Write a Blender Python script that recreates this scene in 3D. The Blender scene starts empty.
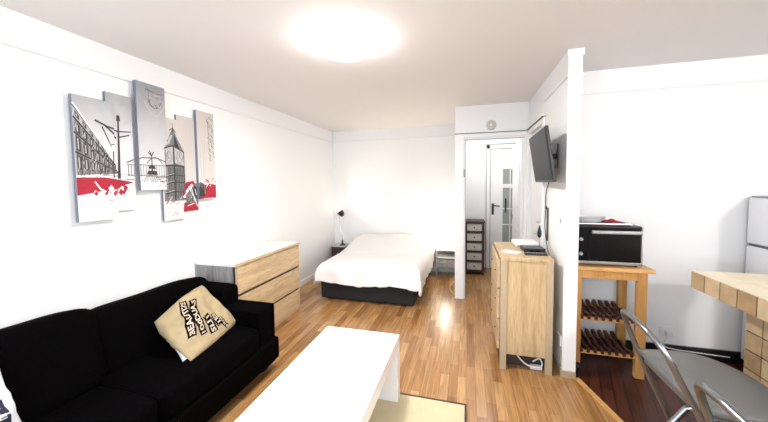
import bpy, bmesh, math, random
from mathutils import Vector, Matrix, noise
random.seed(7)
PI = math.pi
SC = bpy.context.scene
COL = SC.collection

# ------------------------------------------------------------------ materials
def new_mat(name):
    m = bpy.data.materials.new(name); m.use_nodes = True
    nt = m.node_tree
    return m, nt, nt.nodes['Principled BSDF']

def rgb(c): return (c[0], c[1], c[2], 1.0)

def plain(name, col, rough=0.5, metal=0.0, spec=0.5, var=0.0, scale=20.0, bump=0.0, bscale=None, emit=None, estr=0.0, trans=0.0, alpha=None, sheen=0.0):
    m, nt, b = new_mat(name)
    b.inputs['Base Color'].default_value = rgb(col)
    b.inputs['Roughness'].default_value = rough
    b.inputs['Metallic'].default_value = metal
    b.inputs['Specular IOR Level'].default_value = spec
    if trans: b.inputs['Transmission Weight'].default_value = trans
    if sheen: b.inputs['Sheen Weight'].default_value = sheen
    if emit:
        b.inputs['Emission Color'].default_value = rgb(emit)
        b.inputs['Emission Strength'].default_value = estr
    if var or bump:
        tc = nt.nodes.new('ShaderNodeTexCoord')
        nz = nt.nodes.new('ShaderNodeTexNoise'); nz.inputs['Scale'].default_value = scale
        nz.inputs['Detail'].default_value = 5
        nt.links.new(tc.outputs['Object'], nz.inputs['Vector'])
        if var:
            mx = nt.nodes.new('ShaderNodeMixRGB')
            mx.inputs[1].default_value = rgb([c*(1-var) for c in col])
            mx.inputs[2].default_value = rgb([min(1, c*(1+var)) for c in col])
            nt.links.new(nz.outputs['Fac'], mx.inputs[0])
            nt.links.new(mx.outputs[0], b.inputs['Base Color'])
        if bump:
            n2 = nt.nodes.new('ShaderNodeTexNoise'); n2.inputs['Scale'].default_value = bscale or scale
            nt.links.new(tc.outputs['Object'], n2.inputs['Vector'])
            bp = nt.nodes.new('ShaderNodeBump'); bp.inputs['Strength'].default_value = bump
            bp.inputs['Distance'].default_value = 0.01
            nt.links.new(n2.outputs['Fac'], bp.inputs['Height'])
            nt.links.new(bp.outputs['Normal'], b.inputs['Normal'])
    return m

def wood(name, c1, c2, axis='z', scale=6.0, rough=0.45, stretch=14.0):
    """long-grained wood; grain runs along `axis`"""
    m, nt, b = new_mat(name)
    tc = nt.nodes.new('ShaderNodeTexCoord')
    mp = nt.nodes.new('ShaderNodeMapping')
    s = [stretch, stretch, stretch]; s['xyz'.index(axis)] = 1.0
    mp.inputs['Scale'].default_value = s
    n1 = nt.nodes.new('ShaderNodeTexNoise'); n1.inputs['Scale'].default_value = scale*0.35
    n1.inputs['Detail'].default_value = 6; n1.inputs['Distortion'].default_value = 0.6
    n2 = nt.nodes.new('ShaderNodeTexNoise'); n2.inputs['Scale'].default_value = scale*2.2
    n2.inputs['Detail'].default_value = 4
    nt.links.new(tc.outputs['Object'], mp.inputs['Vector'])
    nt.links.new(mp.outputs[0], n1.inputs['Vector']); nt.links.new(mp.outputs[0], n2.inputs['Vector'])
    ad = nt.nodes.new('ShaderNodeMath'); ad.operation = 'MULTIPLY_ADD'
    ad.inputs[1].default_value = 0.45
    nt.links.new(n2.outputs['Fac'], ad.inputs[0]); 
    mu = nt.nodes.new('ShaderNodeMath'); mu.operation = 'MULTIPLY'; mu.inputs[1].default_value = 0.55
    nt.links.new(n1.outputs['Fac'], mu.inputs[0]); nt.links.new(mu.outputs[0], ad.inputs[2])
    cr = nt.nodes.new('ShaderNodeValToRGB')
    cr.color_ramp.elements[0].position = 0.36; cr.color_ramp.elements[0].color = rgb(c2)
    cr.color_ramp.elements[1].position = 0.62; cr.color_ramp.elements[1].color = rgb(c1)
    nt.links.new(ad.outputs[0], cr.inputs[0]); nt.links.new(cr.outputs[0], b.inputs['Base Color'])
    b.inputs['Roughness'].default_value = rough
    b.inputs['Specular IOR Level'].default_value = 0.3
    return m

def planks(name, cols, mortar, bw, bh, rot=0.0, rough=0.3, grain=0.35, msize=0.0015, coat=0.0):
    """strip floor: rows across, long side along y (then turned by rot)"""
    m, nt, b = new_mat(name)
    tc = nt.nodes.new('ShaderNodeTexCoord')
    mp = nt.nodes.new('ShaderNodeMapping'); mp.inputs['Rotation'].default_value = (0, 0, PI/2 + rot)
    nt.links.new(tc.outputs['Object'], mp.inputs['Vector'])
    br = nt.nodes.new('ShaderNodeTexBrick')
    br.offset = 0.37; br.offset_frequency = 2; br.squash = 1.0
    br.inputs['Scale'].default_value = 1.0
    br.inputs['Brick Width'].default_value = bw; br.inputs['Row Height'].default_value = bh
    br.inputs['Mortar Size'].default_value = msize; br.inputs['Mortar Smooth'].default_value = 0.1
    br.inputs['Color1'].default_value = (0, 0, 0, 1); br.inputs['Color2'].default_value = (1, 1, 1, 1)
    br.inputs['Mortar'].default_value = (0.5, 0.5, 0.5, 1)
    nt.links.new(mp.outputs[0], br.inputs['Vector'])
    cr = nt.nodes.new('ShaderNodeValToRGB'); cr.color_ramp.interpolation = 'LINEAR'
    els = cr.color_ramp.elements
    while len(els) < len(cols): els.new(0.5)
    for i, c in enumerate(cols):
        els[i].position = i/(len(cols)-1); els[i].color = rgb(c)
    nt.links.new(br.outputs['Color'], cr.inputs[0])
    m2 = nt.nodes.new('ShaderNodeMapping'); m2.inputs['Scale'].default_value = (2.2, 34, 1)
    nt.links.new(mp.outputs[0], m2.inputs['Vector'])
    nz = nt.nodes.new('ShaderNodeTexNoise'); nz.inputs['Scale'].default_value = 1.6; nz.inputs['Detail'].default_value = 5
    nz.inputs['Distortion'].default_value = 0.8
    nt.links.new(m2.outputs[0], nz.inputs['Vector'])
    r2 = nt.nodes.new('ShaderNodeValToRGB')
    r2.color_ramp.elements[0].position = 0.3; r2.color_ramp.elements[0].color = rgb([1-grain]*3)
    r2.color_ramp.elements[1].position = 0.65; r2.color_ramp.elements[1].color = (1, 1, 1, 1)
    nt.links.new(nz.outputs['Fac'], r2.inputs[0])
    mx = nt.nodes.new('ShaderNodeMixRGB'); mx.blend_type = 'MULTIPLY'; mx.inputs[0].default_value = 1
    nt.links.new(cr.outputs[0], mx.inputs[1]); nt.links.new(r2.outputs[0], mx.inputs[2])
    m3 = nt.nodes.new('ShaderNodeMixRGB'); m3.inputs[2].default_value = rgb(mortar)
    nt.links.new(br.outputs['Fac'], m3.inputs[0]); nt.links.new(mx.outputs[0], m3.inputs[1])
    nt.links.new(m3.outputs[0], b.inputs['Base Color'])
    b.inputs['Roughness'].default_value = rough
    b.inputs['Specular IOR Level'].default_value = 0.5
    return m

M = {}
M['wall'] = plain('wall_paint', (0.86, 0.86, 0.855), 0.75, spec=0.2, bump=0.03, bscale=60)
M['ceil'] = plain('ceiling_paint', (0.83, 0.80, 0.785), 0.85, spec=0.1)
M['trim'] = plain('trim_paint', (0.84, 0.84, 0.83), 0.4)
M['door'] = plain('door_paint', (0.82, 0.82, 0.82), 0.35)
M['darkline'] = plain('trim_shadow_line', (0.13, 0.10, 0.09), 0.5)
M['floor'] = planks('oak_strip_floor', [(0.30, 0.135, 0.042), (0.41, 0.205, 0.073), (0.50, 0.27, 0.105), (0.44, 0.225, 0.082), (0.58, 0.335, 0.145)], (0.17, 0.075, 0.024), 0.40, 0.066, 0, 0.24, 0.42, 0.0009)
M['kfloor'] = planks('dark_red_plank_floor', [(0.075, 0.018, 0.010), (0.11, 0.028, 0.014), (0.05, 0.012, 0.008)], (0.006, 0.003, 0.002), 0.9, 0.075, 0.28, 0.3, 0.5, 0.004)
M['black_base'] = plain('black_baseboard', (0.008, 0.008, 0.009), 0.3)
M['oak'] = wood('pale_oak', (0.60, 0.45, 0.27), (0.40, 0.275, 0.155), 'y', 5, 0.45, 9)
M['oakv'] = wood('pale_oak_upright', (0.58, 0.43, 0.25), (0.40, 0.27, 0.135), 'z', 5, 0.45, 12)
M['oakedge'] = plain('pale_oak_edge', (0.43, 0.33, 0.215), 0.5, var=0.12, scale=30)
M['whitelam'] = plain('white_laminate', (0.80, 0.79, 0.76), 0.3)
M['greylam_shade'] = wood('grey_board_and_side_shade', (0.34, 0.325, 0.31), (0.17, 0.165, 0.16), 'z', 5, 0.5, 12)
M['pine'] = wood('honey_beech', (0.60, 0.33, 0.115), (0.46, 0.22, 0.065), 'z', 5, 0.4, 10)
M['pinex'] = wood('honey_beech_across', (0.66, 0.38, 0.14), (0.52, 0.27, 0.085), 'x', 5, 0.35, 10)
M['slat'] = wood('dark_stained_slat', (0.10, 0.035, 0.022), (0.05, 0.016, 0.012), 'y', 6, 0.4, 10)
M['sofa'] = plain('black_cotton', (0.0016, 0.0014, 0.0016), 0.95, spec=0.02, bump=0.2, bscale=90)
M['sofa2'] = plain('black_cotton_base', (0.0022, 0.0016, 0.0016), 0.95, spec=0.02)
M['bedblack'] = plain('charcoal_weave', (0.016, 0.016, 0.018), 0.8, spec=0.3, bump=0.1, bscale=200)
M['duvet'] = plain('white_cotton', (0.84, 0.82, 0.81), 0.9, spec=0.1, bump=0.15, bscale=9)
M['mattress'] = plain('mattress_ticking', (0.7, 0.68, 0.66), 0.9)
M['tote'] = plain('beige_canvas', (0.36, 0.28, 0.165), 0.9, spec=0.1, var=0.18, scale=7, bump=0.5, bscale=16)
M['ink'] = plain('black_print', (0.004, 0.003, 0.004), 0.9, spec=0.05)
M['totetext'] = plain('cream_print', (0.50, 0.42, 0.32), 0.9)
M['pillowwhite'] = plain('white_linen', (0.75, 0.76, 0.80), 0.9, bump=0.2, bscale=12)
M['navy'] = plain('navy_print', (0.014, 0.017, 0.05), 0.8)
M['table'] = plain('white_lacquer', (0.86, 0.86, 0.87), 0.2)
M['rug'] = plain('cream_rug', (0.60, 0.52, 0.33), 0.95, var=0.12, scale=14, bump=0.4, bscale=150)
M['rugedge'] = plain('dark_rug_binding', (0.05, 0.035, 0.03), 0.9)
M['canvas'] = plain('canvas_offwhite', (0.70, 0.68, 0.68), 0.8, var=0.10, scale=6)
M['canvasgrey'] = plain('canvas_grey_wash', (0.36, 0.36, 0.375), 0.8, var=0.22, scale=9)
def wash(name, top, low, z0, z1):
    m = plain(name, low, 0.8, var=.1, scale=8); nt = m.node_tree; b = nt.nodes['Principled BSDF']
    tc = nt.nodes.new('ShaderNodeTexCoord'); sp = nt.nodes.new('ShaderNodeSeparateXYZ'); nt.links.new(tc.outputs['Object'], sp.inputs[0])
    nz = nt.nodes.new('ShaderNodeTexNoise'); nz.inputs['Scale'].default_value = 9; nt.links.new(tc.outputs['Object'], nz.inputs['Vector'])
    ad = nt.nodes.new('ShaderNodeMath'); ad.operation = 'MULTIPLY_ADD'; ad.inputs[1].default_value = .22; nt.links.new(nz.outputs['Fac'], ad.inputs[0]); nt.links.new(sp.outputs['Z'], ad.inputs[2])
    mr = nt.nodes.new('ShaderNodeMapRange'); mr.inputs['From Min'].default_value = z0+.11; mr.inputs['From Max'].default_value = z1+.11; nt.links.new(ad.outputs[0], mr.inputs[0])
    mx = nt.nodes.new('ShaderNodeMixRGB'); mx.inputs[1].default_value = rgb(low); mx.inputs[2].default_value = rgb(top)
    nt.links.new(mr.outputs[0], mx.inputs[0]); nt.links.new(mx.outputs[0], b.inputs['Base Color'])
    return m
M['groundwash1'] = wash('grey_to_white_print_ground', (0.33, 0.335, 0.345), (0.66, 0.65, 0.66), .42, .82)
M['groundwash3'] = wash('grey_to_white_print_ground_deep', (0.25, 0.255, 0.265), (0.58, 0.57, 0.575), .15, .80)
M['groundwash4'] = wash('beige_to_white_print_ground', (0.52, 0.475, 0.44), (0.60, 0.58, 0.575), .05, .6)
M['canvasbeige'] = plain('canvas_beige_wash', (0.50, 0.46, 0.43), 0.8, var=0.12, scale=9)
M['canvasside'] = plain('canvas_side_daylight_tint', (0.15, 0.175, 0.225), 0.8)  # bluish tint of the daylight is mixed into this side colour
M['inkdark'] = plain('print_charcoal', (0.035, 0.033, 0.035), 0.8)
M['inkmid'] = plain('print_grey', (0.16, 0.155, 0.155), 0.8, var=0.5, scale=60)
M['inklight'] = plain('print_pale_grey', (0.40, 0.39, 0.39), 0.8, var=0.3, scale=60)
M['inkred'] = plain('print_red', (0.34, 0.010, 0.030), 0.8, var=0.25, scale=40)
M['inkwhite'] = plain('print_white', (0.75, 0.74, 0.74), 0.8)
M['dkwood'] = plain('dark_brown_wood', (0.045, 0.028, 0.022), 0.5, var=0.3, scale=20)
M['wicker'] = plain('grey_wicker', (0.58, 0.55, 0.51), 0.8, var=0.4, scale=90, bump=0.6, bscale=90)
M['blackplastic'] = plain('black_plastic', (0.010, 0.010, 0.011), 0.35)
M['screen'] = plain('tv_screen', (0.014, 0.016, 0.017), 0.4, spec=0.12)
M['chrome'] = plain('brushed_steel_tube', (0.27, 0.28, 0.30), 0.28, metal=1.0)
M['steel'] = plain('satin_steel', (0.55, 0.55, 0.56), 0.3, metal=1.0)
M['seat'] = plain('grey_vinyl', (0.13, 0.13, 0.125), 0.4, var=0.08, scale=30)
M['seatrim'] = plain('dark_grey_rim', (0.05, 0.05, 0.05), 0.5)
M['fridge'] = plain('fridge_enamel', (0.80, 0.81, 0.83), 0.35)
M['fridgegap'] = plain('fridge_gasket', (0.12, 0.12, 0.13), 0.6)
M['tileA'] = plain('beige_tile_light', (0.60, 0.46, 0.285), 0.35, var=0.30, scale=16)
M['tileB'] = plain('beige_tile_mid', (0.50, 0.36, 0.21), 0.35, var=0.32, scale=16)
M['tileC'] = plain('beige_tile_warm', (0.41, 0.27, 0.145), 0.35, var=0.32, scale=16)
M['tileTop'] = plain('cream_tile', (0.80, 0.70, 0.50), 0.3, var=0.10, scale=12)
M['grout'] = plain('brown_grout', (0.09, 0.05, 0.022), 0.9)
M['groutTop'] = plain('pale_grout', (0.46, 0.36, 0.22), 0.9)
M['ovenblack'] = plain('oven_black_glass', (0.003, 0.003, 0.0035), 0.3, spec=0.15)
M['knobw'] = plain('pale_grey_knob', (0.42, 0.42, 0.42), 0.4)
M['glass'] = plain('clear_glass', (0.95, 0.95, 0.95), 0.15, trans=0.25)
M['frost'] = plain('frosted_pane', (0.30, 0.325, 0.30), 0.3, spec=0.6)
M['redcloth'] = plain('red_cloth', (0.42, 0.02, 0.03), 0.9)
M['plasticw'] = plain('white_plastic', (0.78, 0.78, 0.77), 0.4)
M['plasticg'] = plain('grey_plastic', (0.35, 0.35, 0.36), 0.5)
M['paper'] = plain('white_paper', (0.85, 0.84, 0.80), 0.8)
M['lampglow'] = plain('ceiling_lamp_diffuser', (0.9, 0.9, 0.9), 0.4, emit=(1.0, 0.975, 0.95), estr=22)
M['shadeglow'] = plain('bedside_shade_lit', (0.9, 0.88, 0.82), 0.6, emit=(1.0, 0.90, 0.74), estr=9)
M['bulb'] = plain('reading_bulb_lit', (0.9, 0.88, 0.82), 0.6, emit=(1.0, 0.88, 0.70), estr=25)
M['cabley'] = plain('yellow_cable', (0.65, 0.50, 0.22), 0.5)
M['sky'] = plain('outside', (0.6, 0.7, 0.8), 1.0)

# ------------------------------------------------------------------ mesh builder
class MB:
    def __init__(s): s.v = []; s.f = []; s.m = []
    def add(s, vs, fs, mi=0):
        n = len(s.v); s.v += [Vector(v) for v in vs]
        s.f += [tuple(n+i for i in f) for f in fs]; s.m += [mi]*len(fs); return s
    def box(s, x0, x1, y0, y1, z0, z1, mi=0, T=None):
        vs = [Vector((x, y, z)) for z in (z0, z1) for y in (y0, y1) for x in (x0, x1)]
        if T is not None: vs = [T @ v for v in vs]
        return s.add(vs, [(0, 2, 3, 1), (4, 5, 7, 6), (0, 1, 5, 4), (2, 6, 7, 3), (0, 4, 6, 2), (1, 3, 7, 5)], mi)
    def quadprism(s, pts, nrm, d, mi=0):
        """polygon (3-d pts) given depth d along nrm"""
        n = len(pts); nrm = Vector(nrm)
        a = [Vector(p) for p in pts]; b = [p + nrm*d for p in a]
        fs = [tuple(range(n))[::-1], tuple(range(n, 2*n))] + [(i, (i+1) % n, n+(i+1) % n, n+i) for i in range(n)]
        return s.add(a+b, fs, mi)
    def tube(s, pts, r, seg=10, mi=0, closed=False, cap=True):
        pts = [Vector(p) for p in pts]; n = len(pts)
        rr = r if isinstance(r, (list, tuple)) else [r]*n
        up = None; rings = []
        for i in range(n):
            if closed: t = pts[(i+1) % n]-pts[i-1]
            else: t = pts[min(i+1, n-1)]-pts[max(i-1, 0)]
            t.normalize()
            if up is None:
                up = Vector((0, 0, 1)) if abs(t.z) < 0.9 else Vector((1, 0, 0))
            up = (up - t*up.dot(t)).normalized(); sd = t.cross(up)
            rings.append([pts[i] + (up*math.cos(2*PI*k/seg) + sd*math.sin(2*PI*k/seg))*rr[i] for k in range(seg)])
        vs = [v for q in rings for v in q]; fs = []
        for i in range(n if closed else n-1):
            j = (i+1) % n
            for k in range(seg):
                fs.append((i*seg+k, i*seg+(k+1) % seg, j*seg+(k+1) % seg, j*seg+k))
        if cap and not closed:
            fs.append(tuple(range(seg))[::-1]); fs.append(tuple((n-1)*seg+k for k in range(seg)))
        return s.add(vs, fs, mi)
    def lathe(s, prof, c=(0, 0, 0), seg=28, mi=0, T=None):
        """prof: list of (r,z)"""
        vs = []; fs = []
        for r, z in prof:
            for k in range(seg):
                a = 2*PI*k/seg; v = Vector((r*math.cos(a), r*math.sin(a), z))
                if T is not None: v = T @ v
                vs.append(v + Vector(c))
        for i in range(len(prof)-1):
            for k in range(seg):
                fs.append((i*seg+k, i*seg+(k+1) % seg, (i+1)*seg+(k+1) % seg, (i+1)*seg+k))
        fs.append(tuple(range(seg))[::-1]); fs.append(tuple((len(prof)-1)*seg+k for k in range(seg)))
        return s.add(vs, fs, mi)
    def soft(s, c, size, R=None, e=4.0, n=10, puff=None, mi=0, amp=0.0, fr=5.0):
        """rounded, slightly swollen block: cube mapped towards a superellipsoid"""
        vs = []; fs = []; idx = {}
        def key(i, j, k): return (i, j, k)
        def get(i, j, k):
            q = (i, j, k)
            if q in idx: return idx[q]
            p = Vector((2*i/n-1, 2*j/n-1, 2*k/n-1))
            p = Vector([math.copysign(abs(t)**0.8, t) for t in p])
            m = max(abs(t) for t in p); l = (abs(p.x)**e+abs(p.y)**e+abs(p.z)**e)**(1/e)
            p = p*(m/l)
            v = Vector((p.x*size[0]/2, p.y*size[1]/2, p.z*size[2]/2))
            if puff: v = puff(v, p)
            if amp: v = v + Vector((1, 1, 1))*0 + p.normalized()*amp*noise.noise(v*fr + Vector(c))
            if R is not None: v = R @ v
            idx[q] = len(vs); vs.append(v+Vector(c)); return idx[q]
        for a in range(n):
            for b in range(n):
                fs.append((get(a, b, 0), get(a, b+1, 0), get(a+1, b+1, 0), get(a+1, b, 0)))
                fs.append((get(a, b, n), get(a+1, b, n), get(a+1, b+1, n), get(a, b+1, n)))
                fs.append((get(a, 0, b), get(a+1, 0, b), get(a+1, 0, b+1), get(a, 0, b+1)))
                fs.append((get(a, n, b), get(a, n, b+1), get(a+1, n, b+1), get(a+1, n, b)))
                fs.append((get(0, a, b), get(0, a, b+1), get(0, a+1, b+1), get(0, a+1, b)))
                fs.append((get(n, a, b), get(n, a+1, b), get(n, a+1, b+1), get(n, a, b+1)))
        return s.add(vs, fs, mi)
    def build(s, name, mats, parent=None, base=None, smooth=False, bevel=0.0, bseg=2, subsurf=0, angle=40):
        if not isinstance(mats, (list, tuple)): mats = [mats]
        if base is None:
            base = Vector(parent['_b']) if parent is not None else Vector((0, 0, 0))
        base = Vector(base)
        me = bpy.data.meshes.new(name)
        me.from_pydata([tuple(v-base) for v in s.v], [], s.f)
        for m in mats: me.materials.append(M[m] if isinstance(m, str) else m)
        for p, mi in zip(me.polygons, s.m): p.material_index = mi
        if smooth:
            for p in me.polygons: p.use_smooth = True
        me.validate(); me.update()
        o = bpy.data.objects.new(name, me); COL.objects.link(o)
        o['_b'] = tuple(base)
        if parent is not None: o.parent = parent
        else: o.location = base
        if bevel:
            b = o.modifiers.new('bevel', 'BEVEL'); b.width = bevel; b.segments = bseg; b.limit_method = 'ANGLE'
            b.angle_limit = math.radians(35)
            try:
                w = o.modifiers.new('wn', 'WEIGHTED_NORMAL'); w.keep_sharp = False
            except Exception: pass
            for p in me.polygons: p.use_smooth = True
        if subsurf:
            b = o.modifiers.new('sub', 'SUBSURF'); b.levels = subsurf; b.render_levels = subsurf
        if smooth and not bevel and not subsurf:
            try: me.set_sharp_from_angle(angle=math.radians(angle))
            except Exception: pass
        return o

def tag(o, label, cat, group=None):
    o['label'] = label; o['category'] = cat
    if group: o['group'] = group
    return o
def thing(name, label, cat, base, group=None):
    o = bpy.data.objects.new(name, None); COL.objects.link(o)
    o.location = base; o['_b'] = tuple(base); o.empty_display_size = 0.1
    return tag(o, label, cat, group)
def struct(o): o['kind'] = 'structure'; return o
def bx(*a, **k): return MB().box(*a, **k)
def spline(pts, n=8, closed=False):
    pts = [Vector(p) for p in pts]; out = []; m = len(pts)
    rng = m if closed else m-1
    for i in range(rng):
        if closed: p0, p1, p2, p3 = pts[i-1], pts[i], pts[(i+1) % m], pts[(i+2) % m]
        else: p0, p1, p2, p3 = pts[max(i-1, 0)], pts[i], pts[i+1], pts[min(i+2, m-1)]
        for k in range(n):
            t = k/n
            out.append(0.5*((2*p1)+(p2-p0)*t+(2*p0-5*p1+4*p2-p3)*t*t+(3*p1-p0-3*p2+p3)*t**3))
    if not closed: out.append(pts[-1])
    return out

# ------------------------------------------------------------------ room shell
L = -2.417; B = 5.27; D = 4.08; T = 0.72; T2 = 0.813; TN = 2.59; K = 3.139; H = 2.5; RW = 3.5; RB = -1.3
mb = MB().add([(L-.1, RB-.1, 0), (T2+0.02, RB-.1, 0), (T2+0.02, 6.0, 0), (L-.1, 6.0, 0)], [(0, 1, 2, 3)])
mb.add([(L-.1, RB-.1, -.05), (RW+.1, RB-.1, -.05), (RW+.1, 6.0, -.05), (L-.1, 6.0, -.05)], [(3, 2, 1, 0)])
struct(bx(L-.1, RW+.1, RB-.1, 6.0, -.06, 0).build('floor', 'floor'))
# kitchen floor, its edge starts at the end of the television wall and runs slightly aslant
e0 = Vector((0.84, 2.60, 0)); e1 = Vector((1.95, RB, 0))
ed = (e1-e0).normalized()
kf = [(T2, K, .001), (T2, 2.60, .001), (e0.x, e0.y, .001), (e1.x, e1.y, .001), (RW, RB, .001), (RW, K, .001)]
struct(MB().quadprism(kf, (0, 0, 1), .003).build('floor_kitchen', 'kfloor'))
sd = Vector((-ed.y, ed.x, 0))
struct(MB().quadprism([e0-sd*0.0, e1-sd*0.0, e1-sd*.035, e0-sd*.035], (0, 0, 1), .008).build('trim_1', 'pinex'))
struct(bx(L-.1, RW+.1, RB-.1, 6.0, H, H+.1).build('ceiling', 'ceil'))
struct(bx(L-.1, L, RB-.1, 6.0, 0, H).build('wall_left', 'wall'))
struct(bx(L, -.155, B, B+.1, 0, H).build('wall_back', 'wall'))
# partition between bed alcove and hall, its end faces the room
struct(bx(-.155, -.05, D, 5.9, 0, H).build('wall_partition', 'wall'))
DH = 2.10
struct(bx(-.05, T2, D, D+.12, DH, H).build('wall_doorway', 'wall'))
# television wall with an opening for the door near the corner
dy0, dy1 = 3.33, 3.99
mb = MB().box(T, T2, TN, dy0, 0, H).box(T, T2, dy1, D+.12, 0, H).box(T, T2, dy0, dy1, DH, H)
struct(mb.build('wall_television', 'wall'))
struct(bx(T2, RW+.1, K, K+.1, 0, H).build('wall_kitchen', 'wall'))
struct(bx(RW, RW+.1, RB-.1, K, 0, H).build('wall_right', 'wall'))
struct(bx(-.05, 1.5, 5.72, 5.82, 0, H).build('wall_hall_far', 'wall'))
struct(bx(1.3, 1.4, D+.12, 5.72, 0, H).build('wall_hall_right', 'wall'))
struct(bx(T2, 1.4, D+.02, D+.12, 0, H).build('wall_hall_near', 'wall'))
# rear wall (behind the camera) with the big window that lights the room
wx0, wx1, wz0, wz1 = -2.0, 1.2, .9, 2.3
mb = MB().box(L, wx0, RB-.1, RB, 0, H).box(wx1, RW, RB-.1, RB, 0, H).box(wx0, wx1, RB-.1, RB, 0, wz0).box(wx0, wx1, RB-.1, RB, wz1, H)
struct(mb.build('wall_rear', 'wall'))
mb = MB()
for x in (wx0, -.95, .15, wx1-.05): mb.box(x, x+.05, RB-.08, RB-.02, wz0, wz1)
mb.box(wx0, wx1, RB-.08, RB-.02, wz0, wz0+.05).box(wx0, wx1, RB-.08, RB-.02, wz1-.05, wz1)
struct(mb.build('window_1', 'trim', bevel=.004))

struct(bx(wx0+.01, wx1-.01, RB-.052, RB-.048, wz0+.01, wz1-.01).build('window_1_pane', 'glass'))
# picture rail round the room
def rail(x0, x1, y0, y1, z=2.30, h=.03): return bx(x0, x1, y0, y1, z, z+h)
struct(bx(L, L+.018, RB, B, 2.298, 2.322).build('trim_left_rail', 'trim', bevel=.005))
struct(bx(L+.02, -.155, B-.02, B, 2.296, 2.322).build('trim_back_rail', 'trim', bevel=.005))
mb = MB().box(T-.012, T, TN-.012, 3.3, 2.296, 2.322).box(T-.012, T2+.012, TN-.012, TN, 2.296, 2.322).box(T2, T2+.012, TN-.012, K, 2.296, 2.322)
struct(mb.build('trim_television_rail', 'trim', bevel=.005))
struct(bx(T2, RW, K-.018, K, 2.296, 2.318).build('trim_kitchen_rail', 'trim', bevel=.005))
struct(MB().box(T-.008, T2+.012, TN-.008, TN, 2.45, 2.5).build('trim_pillar_cap', 'trim', bevel=.006))
# baseboards
struct(bx(L, L+.015, RB, B, 0, .075).build('baseboard_left', 'trim', bevel=.003))
struct(bx(L, -.155, B-.015, B, 0, .075).build('baseboard_back', 'trim', bevel=.003))
struct(MB().box(T-.012, T, TN, dy0-.07, 0, .07).box(T-.012, T2+.0, TN-.012, TN, 0, .055).build('baseboard_television', 'oakedge', bevel=.002))
struct(bx(T2+.005, RW, K-.02, K, .004, .105).build('baseboard_kitchen', 'black_base', bevel=.003))
# head casing line above the doorway, running on along the television wall
mb = MB().box(-.155, T-.03, D-.03, D, 2.155, 2.178).box(T-.03, T, 3.25, D, 2.155, 2.178)
struct(mb.build('trim_door_head', 'trim', bevel=.003))
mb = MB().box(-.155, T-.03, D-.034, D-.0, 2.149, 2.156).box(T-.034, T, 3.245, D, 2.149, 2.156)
struct(mb.build('trim_door_head_painted_shadow', 'darkline'))  # solid dark strip painted in as the shadow below the head trim
# casing of the open doorway: jambs + head
mb = MB().box(-.155, -.045, D-.018, D, 0, 2.15).box(-.05, -.03, D, D+.12, 0, DH).box(-.05, T, D-.018, D, 2.10, 2.15)
mb.box(T-.03, T-.0, D, D+.12, 0, DH).box(-.03, T-.03, D, D+.12, DH-.02, DH).box(T-.05, T-.0, D-.018, D, 0, 2.10)
struct(mb.build('trim_doorway', 'trim', bevel=.003))
struct(MB().box(-.03, -.022, D+.006, D+.012, 0, DH-.02).box(-.03, T-.03, D+.006, D+.012, DH-.028, DH-.02).build('trim_doorway_seal', 'plasticg'))
mb = MB()
mb.tube([(-.038, D-.026, 1.60), (-.038, D-.026, 1.70)], .008, 8)
mb.box(-.05, -.03, D-.022, D-.018, 1.605, 1.695)
h = tag(mb.build('door_hinge', 'plasticg', base=(-.038, D-.026, 1.60)), 'small grey hinge on the left jamb of the open doorway', 'hinge')

# casing + closed door in television wall
mb = MB().box(T-.02, T, dy0-.085, dy0, 0, 2.15).box(T-.02, T, dy1, D-.02, 0, 2.15).box(T-.02, T, dy0, dy1, 2.10, 2.15)
struct(mb.build('trim_side_door', 'trim', bevel=.006))
d1 = MB().box(T+.02, T+.055, dy0+.003, dy1-.003, .005, DH-.003)
for (a, b_) in ((.12, .85), (.98, 2.0)):
    d1.box(T+.012, T+.02, dy0+.10, dy1-.10, a, b_)
door = struct(d1.build('door_1', 'door', base=(T+.04, dy1, 0), bevel=.004))
def lever(parent, T_, name='door_handle', lab=None):
    m = MB()
    m.box(-.006, .0, -.02, .02, -.10, .10, T=T_)
    m.tube([T_ @ Vector(p) for p in ((0, 0, .04), (-.045, 0, .04), (-.05, -.02, .04), (-.05, -.11, .036))], .009, 8)
    o = m.build(name, 'steel', parent, smooth=True)
    m2 = MB().tube([T_ @ Vector((-.014, 0, -.05)), T_ @ Vector((.0, 0, -.05))], .011, 10)
    m2.build('keyhole_cover', 'blackplastic', o, smooth=True)
    return o
lever(door, Matrix.Translation((T+.012, 3.77-.38, 1.16)) @ Matrix.Rotation(PI, 4, 'X') @ Matrix.Scale(-1, 4, (0, 1, 0)))

# hall: open door leaf swung into the hall, on the right jamb
lf = MB().box(T-.065, T-.03, D+.125, D+.87, .008, DH-.03)
for (a, b_) in ((.12, .9), (1.05, 1.98)): lf.box(T-.073, T-.065, D+.23, D+.77, a, b_)
leaf = struct(lf.build('door_2', 'door', base=(T-.04, D+.125, 0), bevel=.004))
lever(leaf, Matrix.Translation((T-.065, D+.80, 1.08)))
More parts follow.
